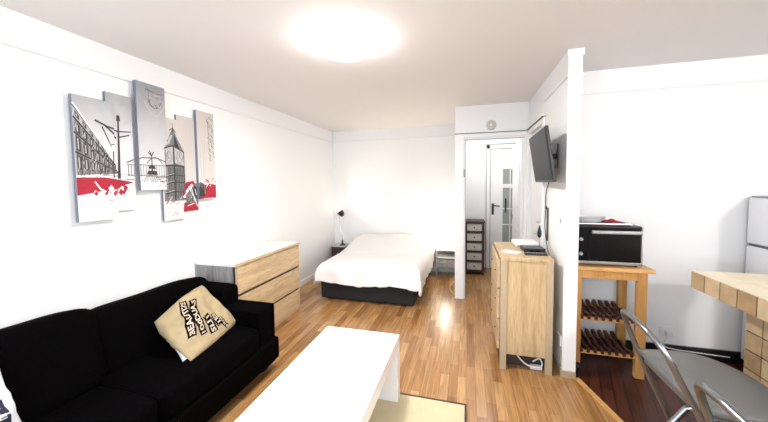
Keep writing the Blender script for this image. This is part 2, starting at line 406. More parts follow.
# far door at the end of the hall
fx0, fx1, fy = .33, 1.08, 5.72
mb = MB().box(fx0, fx0+.055, fy-.03, fy, 0, 2.19).box(fx1, fx1+.055, fy-.03, fy, 0, 2.19).box(fx0, fx1+.055, fy-.03, fy, 2.12, 2.19)
struct(mb.build('trim_hall_door', 'trim', bevel=.004))
struct(MB().box(fx0+.055, fx0+.068, fy-.012, fy-.005, 0, 2.12).box(fx0+.055, fx1, fy-.012, fy-.005, 2.10, 2.12).box(fx0-.012, fx0, fy-.02, fy, 0, 2.20).box(fx0-.012, fx1, fy-.036, fy-.028, 2.185, 2.205).build('trim_hall_door_gap', 'plasticg'))
gx0, gx1 = .60, .96
d3 = MB().box(fx0+.068, gx0, fy-.022, fy-.004, .01, 2.105).box(gx1, fx1, fy-.022, fy-.004, .01, 2.105)
d3.box(gx0, gx1, fy-.022, fy-.004, .01, .47).box(gx0, gx1, fy-.022, fy-.004, 1.76, 2.105).box(gx0, gx1, fy-.022, fy-.004, 1.43, 1.50)
door3 = struct(d3.build('door_3', 'door', base=(fx0, fy, 0), bevel=.003))
gp = MB().box(gx0, gx1, fy-.010, fy-.004, .47, 1.43).box(gx0, gx1, fy-.010, fy-.004, 1.50, 1.76).build('glass_pane', 'frost', door3)
mu = MB()
for x in (gx0+.12, gx0+.24): mu.box(x-.008, x+.008, fy-.020, fy-.010, .47, 1.76)
for z in (.78, 1.06): mu.box(gx0+.0, gx1, fy-.020, fy-.010, z, z+.016)
mu.build('glazing_bar', 'door', door3)
MB().tube([(gx0+.045, fy-.045, 1.0), (gx0+.045, fy-.045, 1.25)], .012, 8).build('pull_handle', 'blackplastic', door3, smooth=True)
mb = MB().box(.415, .455, fy-.028, fy-.022, .96, 1.16)
mb.tube([(.435, fy-.024, 1.12), (.435, fy-.06, 1.12), (.47, fy-.065, 1.12), (.55, fy-.065, 1.115)], .011, 8)
mb.build('door_handle', 'blackplastic', door3, smooth=True)

# ------------------------------------------------------------------ chest in the hall
ch = thing('chest_of_drawers', 'narrow dark brown chest with five grey wicker drawers in the hall', 'chest of drawers', (.12, 5.41, 0))
cx0, cx1, cy0, cy1, cz = -.045, .275, 5.22, 5.60, .89
mb = MB().box(cx0, cx0+.035, cy0, cy1, .0, cz-.02).box(cx1-.035, cx1, cy0, cy1, 0, cz-.02).box(cx0+.035, cx1-.035, cy1-.015, cy1, .04, cz-.02)
mb.build('side_frame', 'dkwood', ch, bevel=.003)
bx(cx0-.01, cx1+.01, cy0-.01, cy1, cz-.02, cz).build('top', 'dkwood', ch, bevel=.003)
for i in range(6): MB().box(cx0+.035, cx1-.035, cy0+.002, cy0+.02, .06+i*.162-.014, .06+i*.162+.012).build('rail', 'dkwood', ch)
for i in range(5):
    z = .06+i*.162+.02
    dr = bx(cx0+.042, cx1-.042, cy0+.004, cy1-.03, z, z+.118).build('drawer', 'wicker', ch, bevel=.006)
    MB().lathe([(.004, 0), (.008, .004), (.013, .012), (.010, .02)], (.115, cy0+.004, z+.06), 12, T=Matrix.Rotation(PI/2, 4, 'X')).build('knob', 'dkwood', dr, smooth=True)

# ------------------------------------------------------------------ bed
bed = thing('bed', 'double bed with a low black upholstered base under a white duvet', 'bed', (-1.24, 4.4, 0))
X0, X1, Y0, Y1 = -1.87, -.62, 3.61, 5.22
base = MB().box(X0, X1, Y0, Y1, .03, .27).build('bed_base', 'bedblack', bed, bevel=.02, bseg=3)
MB().box(X0+.002, X1-.002, Y0-.003, Y0+.01, .262, .270).build('piping', 'blackplastic', base, bevel=.003)
for x in (X0+.08, X1-.08):
    for y in (Y0+.1, Y1-.1):
        MB().lathe([(.02, 0), (.025, .03)], (x, y, 0), 14).build('leg', 'blackplastic', bed, smooth=True)
MB().box(X0+.01, X1-.01, Y0+.01, Y1, .27, .46).build('mattress', 'mattress', bed, bevel=.04, bseg=4)
# duvet: draped sheet with thickness
def duvet():
    nx, ny = 64, 80
    x0, x1, y0, y1 = X0-.055, X1+.11, Y0-.10, Y1-.01
    vs = []; fs = []
    W = x1-x0; Dp = y1-y0
    for j in range(ny+1):
        for i in range(nx+1):
            u = i/nx; v = j/ny
            # arc-length style drop on three sides
            s = -.30 + u*(W+.62); t = -.26 + v*(Dp+.26)
            def edge(a, Lx, drop_r=.11):
                # returns position along axis and height loss
                if a < drop_r*1.2:
                    d = drop_r*1.2-a
                    if d < drop_r*PI/2: th = d/drop_r; return drop_r*1.2 - drop_r*math.sin(th)*1.0, drop_r*(1-math.cos(th))
                    return drop_r*.2, drop_r+(d-drop_r*PI/2)
                return a, 0
            px, dz1 = edge(s, W)
            if s > W/2:
                q, dz1 = edge(W-s+.0, W); px = W-q
            py, dz2 = edge(t, Dp)
            dz = max(dz1, dz2) + .25*min(dz1, dz2)
            x = x0+px; y = y0+py
            top = .505 + .115*max(0, min(1, (y-4.3)/.6)) 
            top += .018*math.sin(PI*(x-x0)/W)
            # creases
            n1 = noise.noise(Vector((x*2.2, y*1.7, 3.1)))*.018 + noise.noise(Vector((x*7, y*5, 1.1)))*.006
            ridge = .012*max(0, 1-abs((y-4.42)+.15*math.sin(3*x))/.10)
            z = top + n1 + ridge - dz
            hem = .262 + .018*math.sin(6.3*x+.6) - .035*max(0, (x+.95)) + (.0 if x < -1.7 else 0)
            if s > W/2 and dz1 > dz2: hem = .225 + .02*math.sin(5*y) 
            if s < W/2 and dz1 > dz2: hem = .24 + .02*math.sin(6*y)
            if z < hem: 
                z = hem
            if dz > .05:
                k = min(1, (dz-.05)/.12)
                wob = .012*k*math.sin(17*(x+y*1.3))+.01*k*noise.noise(Vector((x*9, y*9, 0)))
                if dz2 >= dz1: y -= wob
                else: x += wob*(1 if s > W/2 else -1)
            vs.append((x, y, z))
    for j in range(ny):
        for i in range(nx):
            a = j*(nx+1)+i; fs.append((a, a+1, a+nx+2, a+nx+1))
    o = MB().add(vs, fs).build('duvet', 'duvet', base=(-1.24, 4.4, .45), smooth=True, angle=180)
    sm = o.modifiers.new('s', 'SMOOTH'); sm.iterations = 2; sm.factor = .5
    so = o.modifiers.new('t', 'SOLIDIFY'); so.thickness = .02; so.offset = -1
    return o
tag(duvet(), 'rumpled white duvet spread over the whole double bed', 'duvet')

# ------------------------------------------------------------------ left nightstand + reading lamp
ns = thing('nightstand', 'small dark nightstand with a pale top left of the bed head', 'nightstand', (-2.24, 5.08, 0))
nx0, nx1, ny0, ny1, nz = -2.35, -2.10, 4.98, 5.24, .43
MB().box(nx0, nx1, ny0, ny1, .14, nz-.02).build('body', 'dkwood', ns, bevel=.003)
MB().box(nx0-.0, nx1+.01, ny0-.01, ny1, nz-.02, nz).build('top', 'wicker', ns, bevel=.003)
dr = MB().box(nx0+.02, nx1-.02, ny0-.012, ny0, .2, nz-.04).build('drawer', 'dkwood', ns, bevel=.002)
MB().lathe([(.004, 0), (.011, .01), (.008, .02)], ((nx0+nx1)/2, ny0-.012, .3), 10, T=Matrix.Rotation(PI/2, 4, 'X')).build('knob', 'steel', dr, smooth=True)
for x in (nx0+.02, nx1-.02):
    for y in (ny0+.02, ny1-.02):
        MB().box(x-.015, x+.015, y-.015, y+.015, 0, .14).build('leg', 'dkwood', ns)
lx, ly = -2.17, 5.06
rl = thing('reading_lamp', 'thin gooseneck lamp with a tilted black shade on the dark nightstand', 'lamp', (lx, ly, nz))
MB().lathe([(.055, 0), (.055, .012), (.02, .02), (.014, .09), (.010, .095)], (lx, ly, nz), 20).build('base', 'blackplastic', rl, smooth=True)
MB().tube(spline([(lx, ly, nz+.09), (lx-.005, ly, .62), (lx-.045, ly, .76), (lx-.05, ly, .88), (lx-.03, ly, .985)], 6), .006, 8).build('gooseneck', 'steel', rl, smooth=True)
hp = Vector((lx-.005, ly-.01, 1.0))
RT = Matrix.Rotation(math.radians(-38), 4, 'Y')
sh = MB().lathe([(.018, -.05), (.03, -.045), (.048, -.01), (.062, .04), (.058, .04), (.045, -.008), (.02, -.035)], hp, 22, T=RT).build('lamp_shade', 'blackplastic', rl, smooth=True)
MB().lathe([(.005, -.02), (.022, -.01), (.028, .01), (.02, .03), (.004, .036)], hp, 14, T=RT).build('bulb', 'bulb', sh, smooth=True)

# wall lamp bracket beside? small grey socket left of the lamp on the wall
tag(MB().box(L, L+.012, 4.98, 5.06, 1.0, 1.08).build('wall_switch', 'plasticw', base=(L, 5.02, 1.0), bevel=.003), 'small white switch on the left wall beside the reading lamp', 'switch')

# right bedside table with lamp
bt = thing('bedside_table', 'white topped low bedside table with a grey drawer right of the bed', 'bedside table', (-.37, 5.12, 0))
b0, b1, c0, c1 = -.495, -.165, 4.98, 5.25
MB().box(b0, b1, c0, c1, .425, .455).build('top', 'whitelam', bt, bevel=.003)
MB().box(b0+.01, b1-.01, c0+.02, c1, .30, .32).build('shelf', 'whitelam', bt, bevel=.002)
dr = MB().box(b0+.02, b1-.015, c0+.01, c1-.01, .15, .28).build('drawer', 'greylam_shade', bt, bevel=.003)
MB().box(-.42, -.34, c0+.0, c0+.01, .235, .245).build('handle', 'steel', dr)
for x in (b0, b1-.02):
    for y in (c0+.01, c1-.03):
        MB().box(x, x+.02, y, y+.02, 0, .425).build('leg', 'plasticg', bt, bevel=.002)
MB().box(b0+.02, b1-.02, c1-.012, c1, .13, .425).build('back_panel', 'greylam_shade', bt)
tl = thing('table_lamp', 'small glowing white shaded lamp on the low bedside table', 'lamp', (-.36, 5.12, .455))
MB().lathe([(.06, 0), (.06, .012), (.012, .02), (.010, .10)], (-.36, 5.12, .455), 20).build('base', 'plasticw', tl, smooth=True)
MB().lathe([(.07, .07), (.075, .071), (.055, .21), (.05, .21)], (-.36, 5.12, .455), 24).build('lamp_shade', 'shadeglow', tl, smooth=True)
# yellow cable on the floor
tag(MB().tube(spline([(-.19, 4.75, .012), (-.24, 4.5, .006), (-.21, 4.3, .006), (-.17, 4.2, .006)], 6), .006, 6).build('cable', 'cabley', base=(-.2, 4.5, 0), smooth=True), 'pale yellow cable lying on the floor beside the partition end', 'cable')

# ------------------------------------------------------------------ dresser
dz = .834; da, db = 2.208, 3.264; dxf = -1.972
ds = thing('dresser', 'wide pale oak dresser with three long drawers and a white top', 'dresser', (-2.19, 2.736, 0))
MB().box(L+.016, dxf+.012, da-.005, db+.005, dz-.028, dz).build('top', 'whitelam', ds, bevel=.002)
MB().box(dxf+.010, dxf+.014, da-.005, db+.005, dz-.028, dz-.001).build('top_edge', 'oak', ds)
MB().box(L+.016, dxf-.0, da, da+.022, 0, dz-.028).build('side_panel', 'greylam_shade', ds, bevel=.001)  # shade on the near end is put into its grey colour
MB().box(L+.016, dxf-.0, db-.022, db, 0, dz-.028).build('side_panel', 'oakv', ds, bevel=.001)
MB().box(L+.016, L+.026, da+.022, db-.022, .04, dz-.028).build('back_panel', 'oakv', ds)
MB().box(dxf-.03, dxf-.012, da+.022, db-.022, 0, .05).build('plinth_or_shade_board', 'oak', ds)
for (z0, z1) in ((.046, .258), (.282, .523), (.550, .796)):
    MB().box(dxf-.40, dxf-.018, da+.04, db-.04, z0+.02, z1-.03).box(dxf-.018, dxf+.002, da+.026, db-.006, z0, z1).build('drawer', 'oak', ds, bevel=.002)
MB().box(dxf-.017, dxf-.010, da+.022, db-.022, .05, .80).build('drawer_gap', 'dkwood', ds)
MB().box(dxf-.02, dxf+.0005, da+.0, da+.022, 0, dz-.028).build('front_edge', 'oakedge', ds)

# ------------------------------------------------------------------ sofa
sf = thing('sofa', 'black fabric two-seat sofa with loose back cushions against the left wall', 'sofa', (-1.95, 1.2, 0))
sa, sb = .18, 2.165
MB().box(L+.02, -1.55, sa+.18, sb-.19, .05, .27).build('seat_frame', 'sofa2', sf, bevel=.03, bseg=3)
MB().box(-1.56, -1.507, sa+.005, sb-.005, .09, .27).build('front_rail', 'sofa2', sf, bevel=.02, bseg=3)
MB().box(L+.02, L+.24, sa+.19, sb-.19, .05, .62).build('back_frame', 'sofa', sf, bevel=.03, bseg=3)
for (y0, y1) in ((sb-.20, sb), (sa, sa+.20)):
    MB().box(L+.02, -1.548, y0, y1, .05, .545).build('arm', 'sofa', sf, bevel=.014, bseg=3)
    MB().soft((-2.10, (y0+y1)/2+.0, .58), (.44, y1-y0-.02, .22), e=8, n=12).build('arm_pad', 'sofa', sf, smooth=True, angle=180)
ym = 1.17
for (y0, y1) in ((sa+.20, ym), (ym, sb-.20)):
    MB().soft((-1.82, (y0+y1)/2, .345), (.61, y1-y0+.01, .17), e=9, n=14, amp=.006).build('seat_cushion', 'sofa', sf, smooth=True, angle=180)
RB1 = Matrix.Rotation(math.radians(-12), 3, 'Y')
MB().soft((-2.11, .755, .615), (.25, .93, .46), R=RB1, e=7, n=16, amp=.02, fr=3).build('back_cushion', 'sofa', sf, smooth=True, angle=180)
MB().soft((-2.14, 1.62, .575), (.23, .84, .42), R=RB1, e=6, n=16, amp=.02, fr=3).build('back_cushion', 'sofa', sf, smooth=True, angle=180)
for x in (L+.08, -1.62):
    for y in (sa+.08, sb-.08):
        MB().box(x-.025, x+.025, y-.025, y+.025, 0, .07).build('leg', 'blackplastic', sf)

# ------------------------------------------------------------------ pillows
class Patch:
    """swollen cushion on four corners; S(u,v) is its front face"""
    def __init__(s, P00, P10, P11, P01, th, seed=0, wr=.012, k=.04, kr=None):
        s.k = k; s.kr = k if kr is None else kr
        s.P = [Vector(p) for p in (P00, P10, P11, P01)]; s.th = th; s.seed = seed; s.wr = wr
        s.n = ((s.P[1]-s.P[0]).cross(s.P[3]-s.P[0])).normalized()
        if s.n.x < 0: s.n = -s.n
    def flat(s, u, v):
        a, b, c, d = s.P
        # sides bow inwards a little
        k = s.k
        uu = .5+(u-.5)*(1-(s.kr if u > .5 else k)*4*v*(1-v)); vv = .5+(v-.5)*(1-k*4*u*(1-u))
        return a*(1-uu)*(1-vv)+b*uu*(1-vv)+c*uu*vv+d*(1-uu)*vv
    def hgt(s, u, v):
        q = max(0, 1-(2*u-1)**2)*max(0, 1-(2*v-1)**2)
        return s.th/2*q**.42
    def S(s, u, v, side=1, off=0):
        p = s.flat(u, v); h = s.hgt(u, v)
        w = s.wr*(noise.noise(p*5+Vector((s.seed, 0, 0))) - 1.1*abs(noise.noise(p*9+Vector((s.seed, 5, 0)))) + .35*noise.noise(p*24+Vector((s.seed, 9, 0))))*min(1, h/(s.th*.3))
        return p + s.n*(side*(h+w)+off)
    def mesh(s, n=36):
        m = MB()
        for side in (1, -1):
            vs = [s.S(i/n, j/n, side) for j in range(n+1) for i in range(n+1)]
            fs = []
            for j in range(n):
                for i in range(n):
                    a = j*(n+1)+i; q = (a, a+1, a+n+2, a+n+1)
                    fs.append(q if side == 1 else q[::-1])
            m.add(vs, fs)
        return m

def weld(o, d=.0005):
    bm = bmesh.new(); bm.from_mesh(o.data); bmesh.ops.remove_doubles(bm, verts=bm.verts, dist=d)
    bmesh.ops.recalc_face_normals(bm, faces=bm.faces)
    bm.to_mesh(o.data); bm.free()
    for p in o.data.polygons: p.use_smooth = True

def text_mesh(s, size=1.0):
    """flat letter faces of the built-in font, as vertex/face lists, x from 0"""
    cu = bpy.data.curves.new('lettering', 'FONT'); cu.body = s; cu.size = size; cu.resolution_u = 2
    cu.offset = .03
    o = bpy.data.objects.new('lettering_source', cu); COL.objects.link(o)
    dg = bpy.context.evaluated_depsgraph_get(); dg.update()
    me = bpy.data.meshes.new_from_object(o.evaluated_get(dg))
    vs = [v.co.copy() for v in me.vertices]; fs = [tuple(p.vertices) for p in me.polygons]
    bpy.data.objects.remove(o); bpy.data.curves.remove(cu); bpy.data.meshes.remove(me)
    x0 = min(v.x for v in vs); x1 = max(v.x for v in vs); y0 = min(v.y for v in vs); y1 = max(v.y for v in vs)
    vs = [Vector(((v.x-x0)/(x1-x0), (v.y-y0)/(y1-y0), 0)) for v in vs]
    return vs, fs

tp = Patch((-1.66, 1.46, .43), (-1.78, 2.00, .43), (-2.04, 1.92, .735), (-2.0, 1.50, .625), .18, 3, .032, -.06, .10)
def strip_band(patch, path, w, off, m, mi):
    """path: uv points; a printed band of half width w (uv units)"""
    pts = spline([(a, b, 0) for a, b in path], 8); vs = []; fs = []
    nW = 4
    for i, p in enumerate(pts):
        t = (pts[min(i+1, len(pts)-1)]-pts[max(i-1, 0)]).normalized(); nn = Vector((-t.y, t.x, 0))
        for k in range(nW+1):
            q = p+nn*w*(2*k/nW-1); vs.append(patch.S(q.x, q.y, 1, off))
    for i in range(len(pts)-1):
        for k in range(nW):
            a = i*(nW+1)+k; fs.append((a, a+1, a+nW+2, a+nW+1))
    m.add(vs, fs, mi)
def strip_text(patch, path, w, off, txt, m, mi):
    pts = spline([(a, b, 0) for a, b in path], 16); N = len(pts)-1
    vs, fs = text_mesh(txt); out = []
    for v in vs:
        f = (.05+.90*v.x)*N; i = min(int(f), N-1); p = pts[i].lerp(pts[i+1], f-i)
        t = (pts[min(i+1, N)]-pts[max(i-1, 0)]).normalized(); nn = Vector((-t.y, t.x, 0))
        q = p+nn*w*(2*v.y-1)*.62; out.append(patch.S(q.x, q.y, 1, off))
    m.add(out, fs, mi)
TOTE_STRIPS = [([(.165, .28), (.25, .51), (.32, .73), (.40, .89)], .060, 'BEAUTIZE'),
    ([(.33, .20), (.345, .41), (.40, .61), (.52, .79)], .060, '100DUAS'),
    ([(.475, .12), (.505, .29), (.49, .43)], .064, 'SLIT'),
    ([(.61, .15), (.615, .27), (.64, .38)], .045, 'TES'),
    ([(.73, .05), (.69, .14), (.665, .25)], .048, 'EUROS')]
m = tp.mesh(44)
tot = m.build('throw_pillow', 'tote', base=(-1.85, 1.72, .45), smooth=True, angle=180); weld(tot)
tag(tot, 'beige canvas throw pillow with black printed word strips on the sofa', 'pillow')
pm = MB()
for path, w, txt in TOTE_STRIPS:
    strip_band(tp, path, w, .002, pm, 0); strip_text(tp, path, w, .0035, txt, pm, 1)
if TOTE_STRIPS:
    pr = pm.build('printed_lettering', ['ink', 'totetext'], tot)

# second pillow half hidden beneath/behind the beige one
up = Patch((-1.69, 1.43, .44), (-1.80, 2.03, .445), (-2.0, 2.04, .56), (-1.93, 1.52, .50), .06, 9, .01)
o = up.mesh(24).build('throw_pillow', 'pillowwhite', base=(-1.9, 1.75, .45), smooth=True, angle=180); weld(o)
tag(o, 'white and navy pillow almost hidden underneath the beige printed pillow', 'pillow')
nm = MB()
strip_band(up, [(.93, .10), (.93, .95)], .075, .004, nm, 0)
nm.build('printed_band', 'navy', o)

wp = Patch((-1.74, .41, .50), (-1.86, .825, .445), (-1.93, .785, .755), (-1.90, .37, .79), .11, 5, .03)
o = wp.mesh(30).build('throw_pillow', 'pillowwhite', base=(-1.85, .6, .5), smooth=True, angle=180); weld(o)
tag(o, 'white throw pillow with a navy lettered panel at the left end of the sofa', 'pillow')
nm = MB()
strip_band(wp, [(.54, .08), (.54, .58)], .33, .003, nm, 0)
for k, t_ in enumerate(('HOME', 'LOVE', 'LIFE')):
    strip_text(wp, [(.25, .50-k*.15), (.85, .50-k*.15)], .055, .005, t_, nm, 1)
nm.build('printed_panel', ['navy', 'inkwhite'], o)

# ------------------------------------------------------------------ coffee table + rug
struct_x = (-1.013, -.459)
ct = thing('coffee_table', 'long glossy white coffee table with thick slab ends in front of the sofa', 'coffee table', (-.736, 1.45, 0))
MB().box(-1.013, -.459, .88, 2.053, .368, .46).build('table_top', 'table', ct, bevel=.004)
for y in (2.053-.075, .88):
    MB().box(-1.013, -.459, y, y+.075, .012, .368).build('leg', 'table', ct, bevel=.003)
rg = MB().box(-1.3, -.008, .5, 2.078, .0005, .010).build('rug', 'rug', base=(-.65, 1.3, 0), bevel=.002)
tag(rg, 'cream rug with a thin dark border under the white coffee table', 'rug')
m = MB().box(-1.308, 0, 2.07, 2.084, .0005, .012).box(-.012, 0, .49, 2.07, .0005, .012).box(-1.308, 0, .49, .502, .0005, .012).box(-1.308, -1.296, .5, 2.07, .0005, .012)
m.build('border', 'rugedge', rg)

# ------------------------------------------------------------------ cabinet under the television
cb = thing('cabinet', 'tall pale oak cabinet with open space below, under the wall television', 'cabinet', (.455, 2.88, 0))
a0, a1, y0, y1, cz = .262, .648, 2.58, 3.25, .929
MB().box(a0, a1, y0, y1, cz-.028, cz).build('top', 'oakv', cb, bevel=.002)
for (x, y, n_) in ((a0, y0, 0), (a1-.048, y0, 0), (a0, y1-.04, 0), (a1-.048, y1-.04, 0)):
    MB().box(x, x+.048, y, y+.04, 0, cz-.028).build('leg', 'oakedge', cb, bevel=.002)
MB().box(a0+.048, a1-.048, y0+.008, y0+.026, .13, cz-.028).build('side_panel', 'oakv', cb)
MB().box(a0+.048, a1-.048, y1-.026, y1-.008, .13, cz-.028).build('side_panel', 'oakv', cb)
MB().box(a1-.02, a1-.008, y0+.04, y1-.04, .13, cz-.028).build('back_panel', 'oakv', cb)
MB().box(a0+.02, a1-.02, y0+.026, y1-.026, .13, .15).build('bottom_panel', 'oakv', cb)
for (z0, z1) in ((.155, .40), (.41, .655), (.665, .895)):
    dd = MB().box(a0-.022, a0-.002, y0+.03, y1-.01, z0, z1).build('drawer', 'oak', cb, bevel=.002)
    for yy in (y0+.16, y1-.14):
        MB().lathe([(.004, 0), (.007, .006), (.005, .010)], (a0-.022, yy, (z0+z1)/2), 10, T=Matrix.Rotation(-PI/2, 4, 'Y')).build('knob', 'blackplastic', dd, smooth=True)
MB().box(a0+.004, a0+.016, y0+.04, y1-.04, .0, .13).box(a0+.016, a1-.01, y0+.09, y0+.10, .0, .13).build('plinth_or_shade_board', 'dkwood', cb)  # dark boards added to keep the space under the cabinet in shade
# cables under it
mb = MB().tube(spline([(.40, 2.65, .10), (.46, 2.62, .05), (.55, 2.615, .03), (.585, 2.62, .06), (.57, 2.65, .09), (.52, 2.65, .06)], 8), .006, 6)
tag(mb.build('cable', 'plasticw', base=(.5, 2.68, 0), smooth=True), 'white cable looping beneath the oak cabinet', 'cable')
ps = MB().box(.50, .59, 2.632, 2.662, .001, .035).build('power_strip', 'plasticw', base=(.55, 2.8, 0), bevel=.005)
tag(ps, 'white power strip lying on the floor beneath the oak cabinet', 'power strip')

# things on the cabinet
bxm = thing('router', 'white flat internet box standing at the back of the oak cabinet top', 'router', (.53, 3.12, cz))
Rz = Matrix.Translation((.525, 3.10, cz)) @ Matrix.Rotation(math.radians(6), 4, 'Z')
MB().box(-.10, .10, -.09, .10, 0, .045, T=Rz).build('housing', 'plasticw', bxm, bevel=.012, bseg=3)
MB().box(-.09, .09, -.094, -.089, .008, .02, T=Rz).build('front_slot', 'plasticg', bxm)
db_ = thing('set_top_box', 'black set-top box lying in front of the white internet box', 'set-top box', (.55, 2.86, cz))
Rz = Matrix.Translation((.548, 2.87, cz)) @ Matrix.Rotation(math.radians(4), 4, 'Z')
MB().box(-.085, .085, -.075, .07, 0, .034, T=Rz).build('housing', 'blackplastic', db_, bevel=.004)
MB().box(-.04, .04, -.0765, -.075, .008, .02, T=Rz).build('display', 'ovenblack', db_)
rc = thing('remote_control', 'black remote control at the near edge of the oak cabinet top', 'remote control', (.55, 2.70, cz))
Rz = Matrix.Translation((.54, 2.705, cz)) @ Matrix.Rotation(math.radians(3), 4, 'Z')
MB().box(-.085, .085, -.022, .022, 0, .018, T=Rz).build('housing', 'blackplastic', rc, bevel=.006)
m = MB()
for i in range(6):
    for j in range(2): m.box(-.065+i*.022, -.053+i*.022, -.012+j*.014, -.004+j*.014, .018, .0195, T=Rz)
m.build('button', 'plasticg', rc)
pp = MB().box(-.07, .07, -.045, .045, 0, .004, T=Matrix.Translation((.365, 2.78, cz)) @ Matrix.Rotation(math.radians(-35), 4, 'Z')).build('paper_note', 'paper', base=(.365, 2.78, cz))
tag(pp, 'folded white paper on the left of the oak cabinet top', 'paper')
# indoor aerial
an = thing('indoor_aerial', 'small black indoor aerial on a thin stand behind the boxes', 'aerial', (.655, 3.15, cz))
ax, ay = .622, 2.968
an.location = (ax, ay, cz); an['_b'] = (ax, ay, cz)
MB().lathe([(.025, 0), (.025, .008), (.006, .012)], (ax, ay, cz), 16).build('base', 'blackplastic', an, smooth=True)
MB().tube([(ax, ay, cz+.01), (ax, ay, cz+.12)], .004, 8).build('stand', 'steel', an, smooth=True)
MB().lathe([(.006, .10), (.017, .115), (.019, .15), (.010, .185), (.004, .21)], (ax, ay, cz), 14).build('head', 'blackplastic', an, smooth=True)
MB().tube([(ax, ay, cz+.14), (ax-.05, ay+.01, cz+.135)], .004, 8).build('side_arm', 'steel', an, smooth=True)

# vertical cable cover on the television wall and cable
cc = tag(MB().box(T-.014, T, 3.075, 3.10, .985, 1.29).build('cable_duct', 'seatrim', base=(T, 3.08, .98), bevel=.003), 'short dark upright cable duct on the wall above the oak cabinet', 'cable duct')
MB().lathe([(.016, 0), (.012, .012)], (T-.002, 3.15, 1.285), 12, T=Matrix.Rotation(-PI/2, 4, 'Y')).build('cable_grommet', 'blackplastic', base=(T, 3.15, 1.285), smooth=True)
tag(bpy.data.objects['cable_grommet'], 'round black cable grommet on the wall beside the dark cable duct', 'cable grommet')
mb = MB().tube(spline([(T-.010, 2.90, 1.625), (T-.012, 3.12, 1.45), (T-.012, 3.14, 1.28), (T-.02, 3.12, 1.1), (T-.03, 3.0, .965), (.655, 2.80, .945), (.645, 2.72, .938)], 8), .0045, 6)
tag(mb.build('cable', 'blackplastic', base=(T-.01, 2.9, .93), smooth=True), 'black cable running from the television down to the oak cabinet top', 'cable')

# ------------------------------------------------------------------ television
tvc = Vector((.592, 2.865, 1.733)); yaw, tilt = .025, .149
wv = Vector((math.sin(yaw), math.cos(yaw), 0)); nv = Vector((-math.cos(yaw), math.sin(yaw), 0)); upv = Vector((0, 0, 1))
n2 = nv*math.cos(tilt)-upv*math.sin(tilt); u2 = upv*math.cos(tilt)+nv*math.sin(tilt)
TT = Matrix.Translation(tvc) @ Matrix(((wv.x, n2.x, u2.x), (wv.y, n2.y, u2.y), (wv.z, n2.z, u2.z))).to_4x4()
tv = thing('television', 'black flat television tilted down on a wall bracket above the oak cabinet', 'television', (T, 2.865, 1.73))
MB().box(-.36, .36, -.022, 0, -.212, .212, T=TT).box(-.2, .2, -.05, -.022, -.15, .12, T=TT).build('casing', 'blackplastic', tv, bevel=.006)
MB().box(-.345, .345, 0, .003, -.195, .2, T=TT).build('screen', 'screen', tv)
mb = MB().box(-.10, .10, -.058, -.048, -.10, .10, T=TT)
mb.box(T-.012, T, 2.80, 2.93, 1.64, 1.84).tube([(T-.01, 2.865, 1.74), (.655, 2.865, 1.735)], .022, 10)
mb.build('wall_bracket', 'blackplastic', tv)

# small wall details
tag(MB().lathe([(.062, 0), (.062, .012), (.048, .03), (.045, .03), (.040, .022), (.018, .022), (.016, .034), (.0, .034)], (.284, D, 2.245), 28, T=Matrix.Rotation(PI/2, 4, 'X')).build('smoke_detector', ['plasticw'], base=(.284, D, 2.245), smooth=True), 'round white detector on the wall above the open doorway', 'smoke detector')
sd_ = bpy.data.objects['smoke_detector']
MB().lathe([(.052, .0285), (.046, .0315), (.040, .0275)], (.284, D, 2.245), 28, T=Matrix.Rotation(PI/2, 4, 'X')).build('ring', 'wicker', sd_, smooth=True)
sw = thing('light_switch', 'small white light switch on the wall below the television', 'light switch', (T, 2.66, 1.22))
MB().box(T-.008, T, 2.64, 2.70, 1.18, 1.26).build('plate', 'plasticw', sw, bevel=.002)
MB().box(T-.014, T-.008, 2.662, 2.678, 1.20, 1.235, T=None).build('rocker', 'plasticg', sw)
def socket(name, label, T_):
    r = thing(name, label, 'socket', T_.translation)
    MB().box(-.042, .042, -.012, 0, -.042, .042, T=T_).build('plate', 'plasticw', r, bevel=.002)
    MB().lathe([(.022, .006), (.022, .010), (.018, .010), (.018, .004)], (0, 0, 0), 18).v
    m = MB().lathe([(.020, .008), (.020, .0105), (.012, .0105)], T_.translation, 18, T=T_.to_3x3().to_4x4() @ Matrix.Rotation(PI/2, 4, 'X'))
    m.build('socket_well', 'trim', r, smooth=True)
    return r
socket('wall_socket', 'white wall socket low on the wall behind the oak cabinet', Matrix.Translation((T, 2.66, .27)) @ Matrix.Rotation(-PI/2, 4, 'Z'))
s2 = socket('wall_socket', 'white wall socket with a plug above the black kitchen baseboard', Matrix.Translation((1.665, K, .215)))
pl = MB().box(1.655, 1.70, K-.05, K-.011, .19, .235).build('power_plug', 'plasticw', base=(1.68, K-.03, .21), bevel=.006)
tag(pl, 'white plug pushed into the kitchen wall socket', 'plug')
mb = MB().tube(spline([(1.66, K-.04, .19), (1.64, K-.035, .12), (1.68, K-.035, .085), (1.85, K-.03, .07), (2.1, K-.03, .06)], 8), .005, 6)
tag(mb.build('cable', 'plasticw', base=(1.8, K-.03, .08), smooth=True), 'white cable along the black kitchen baseboard from the plug', 'cable')

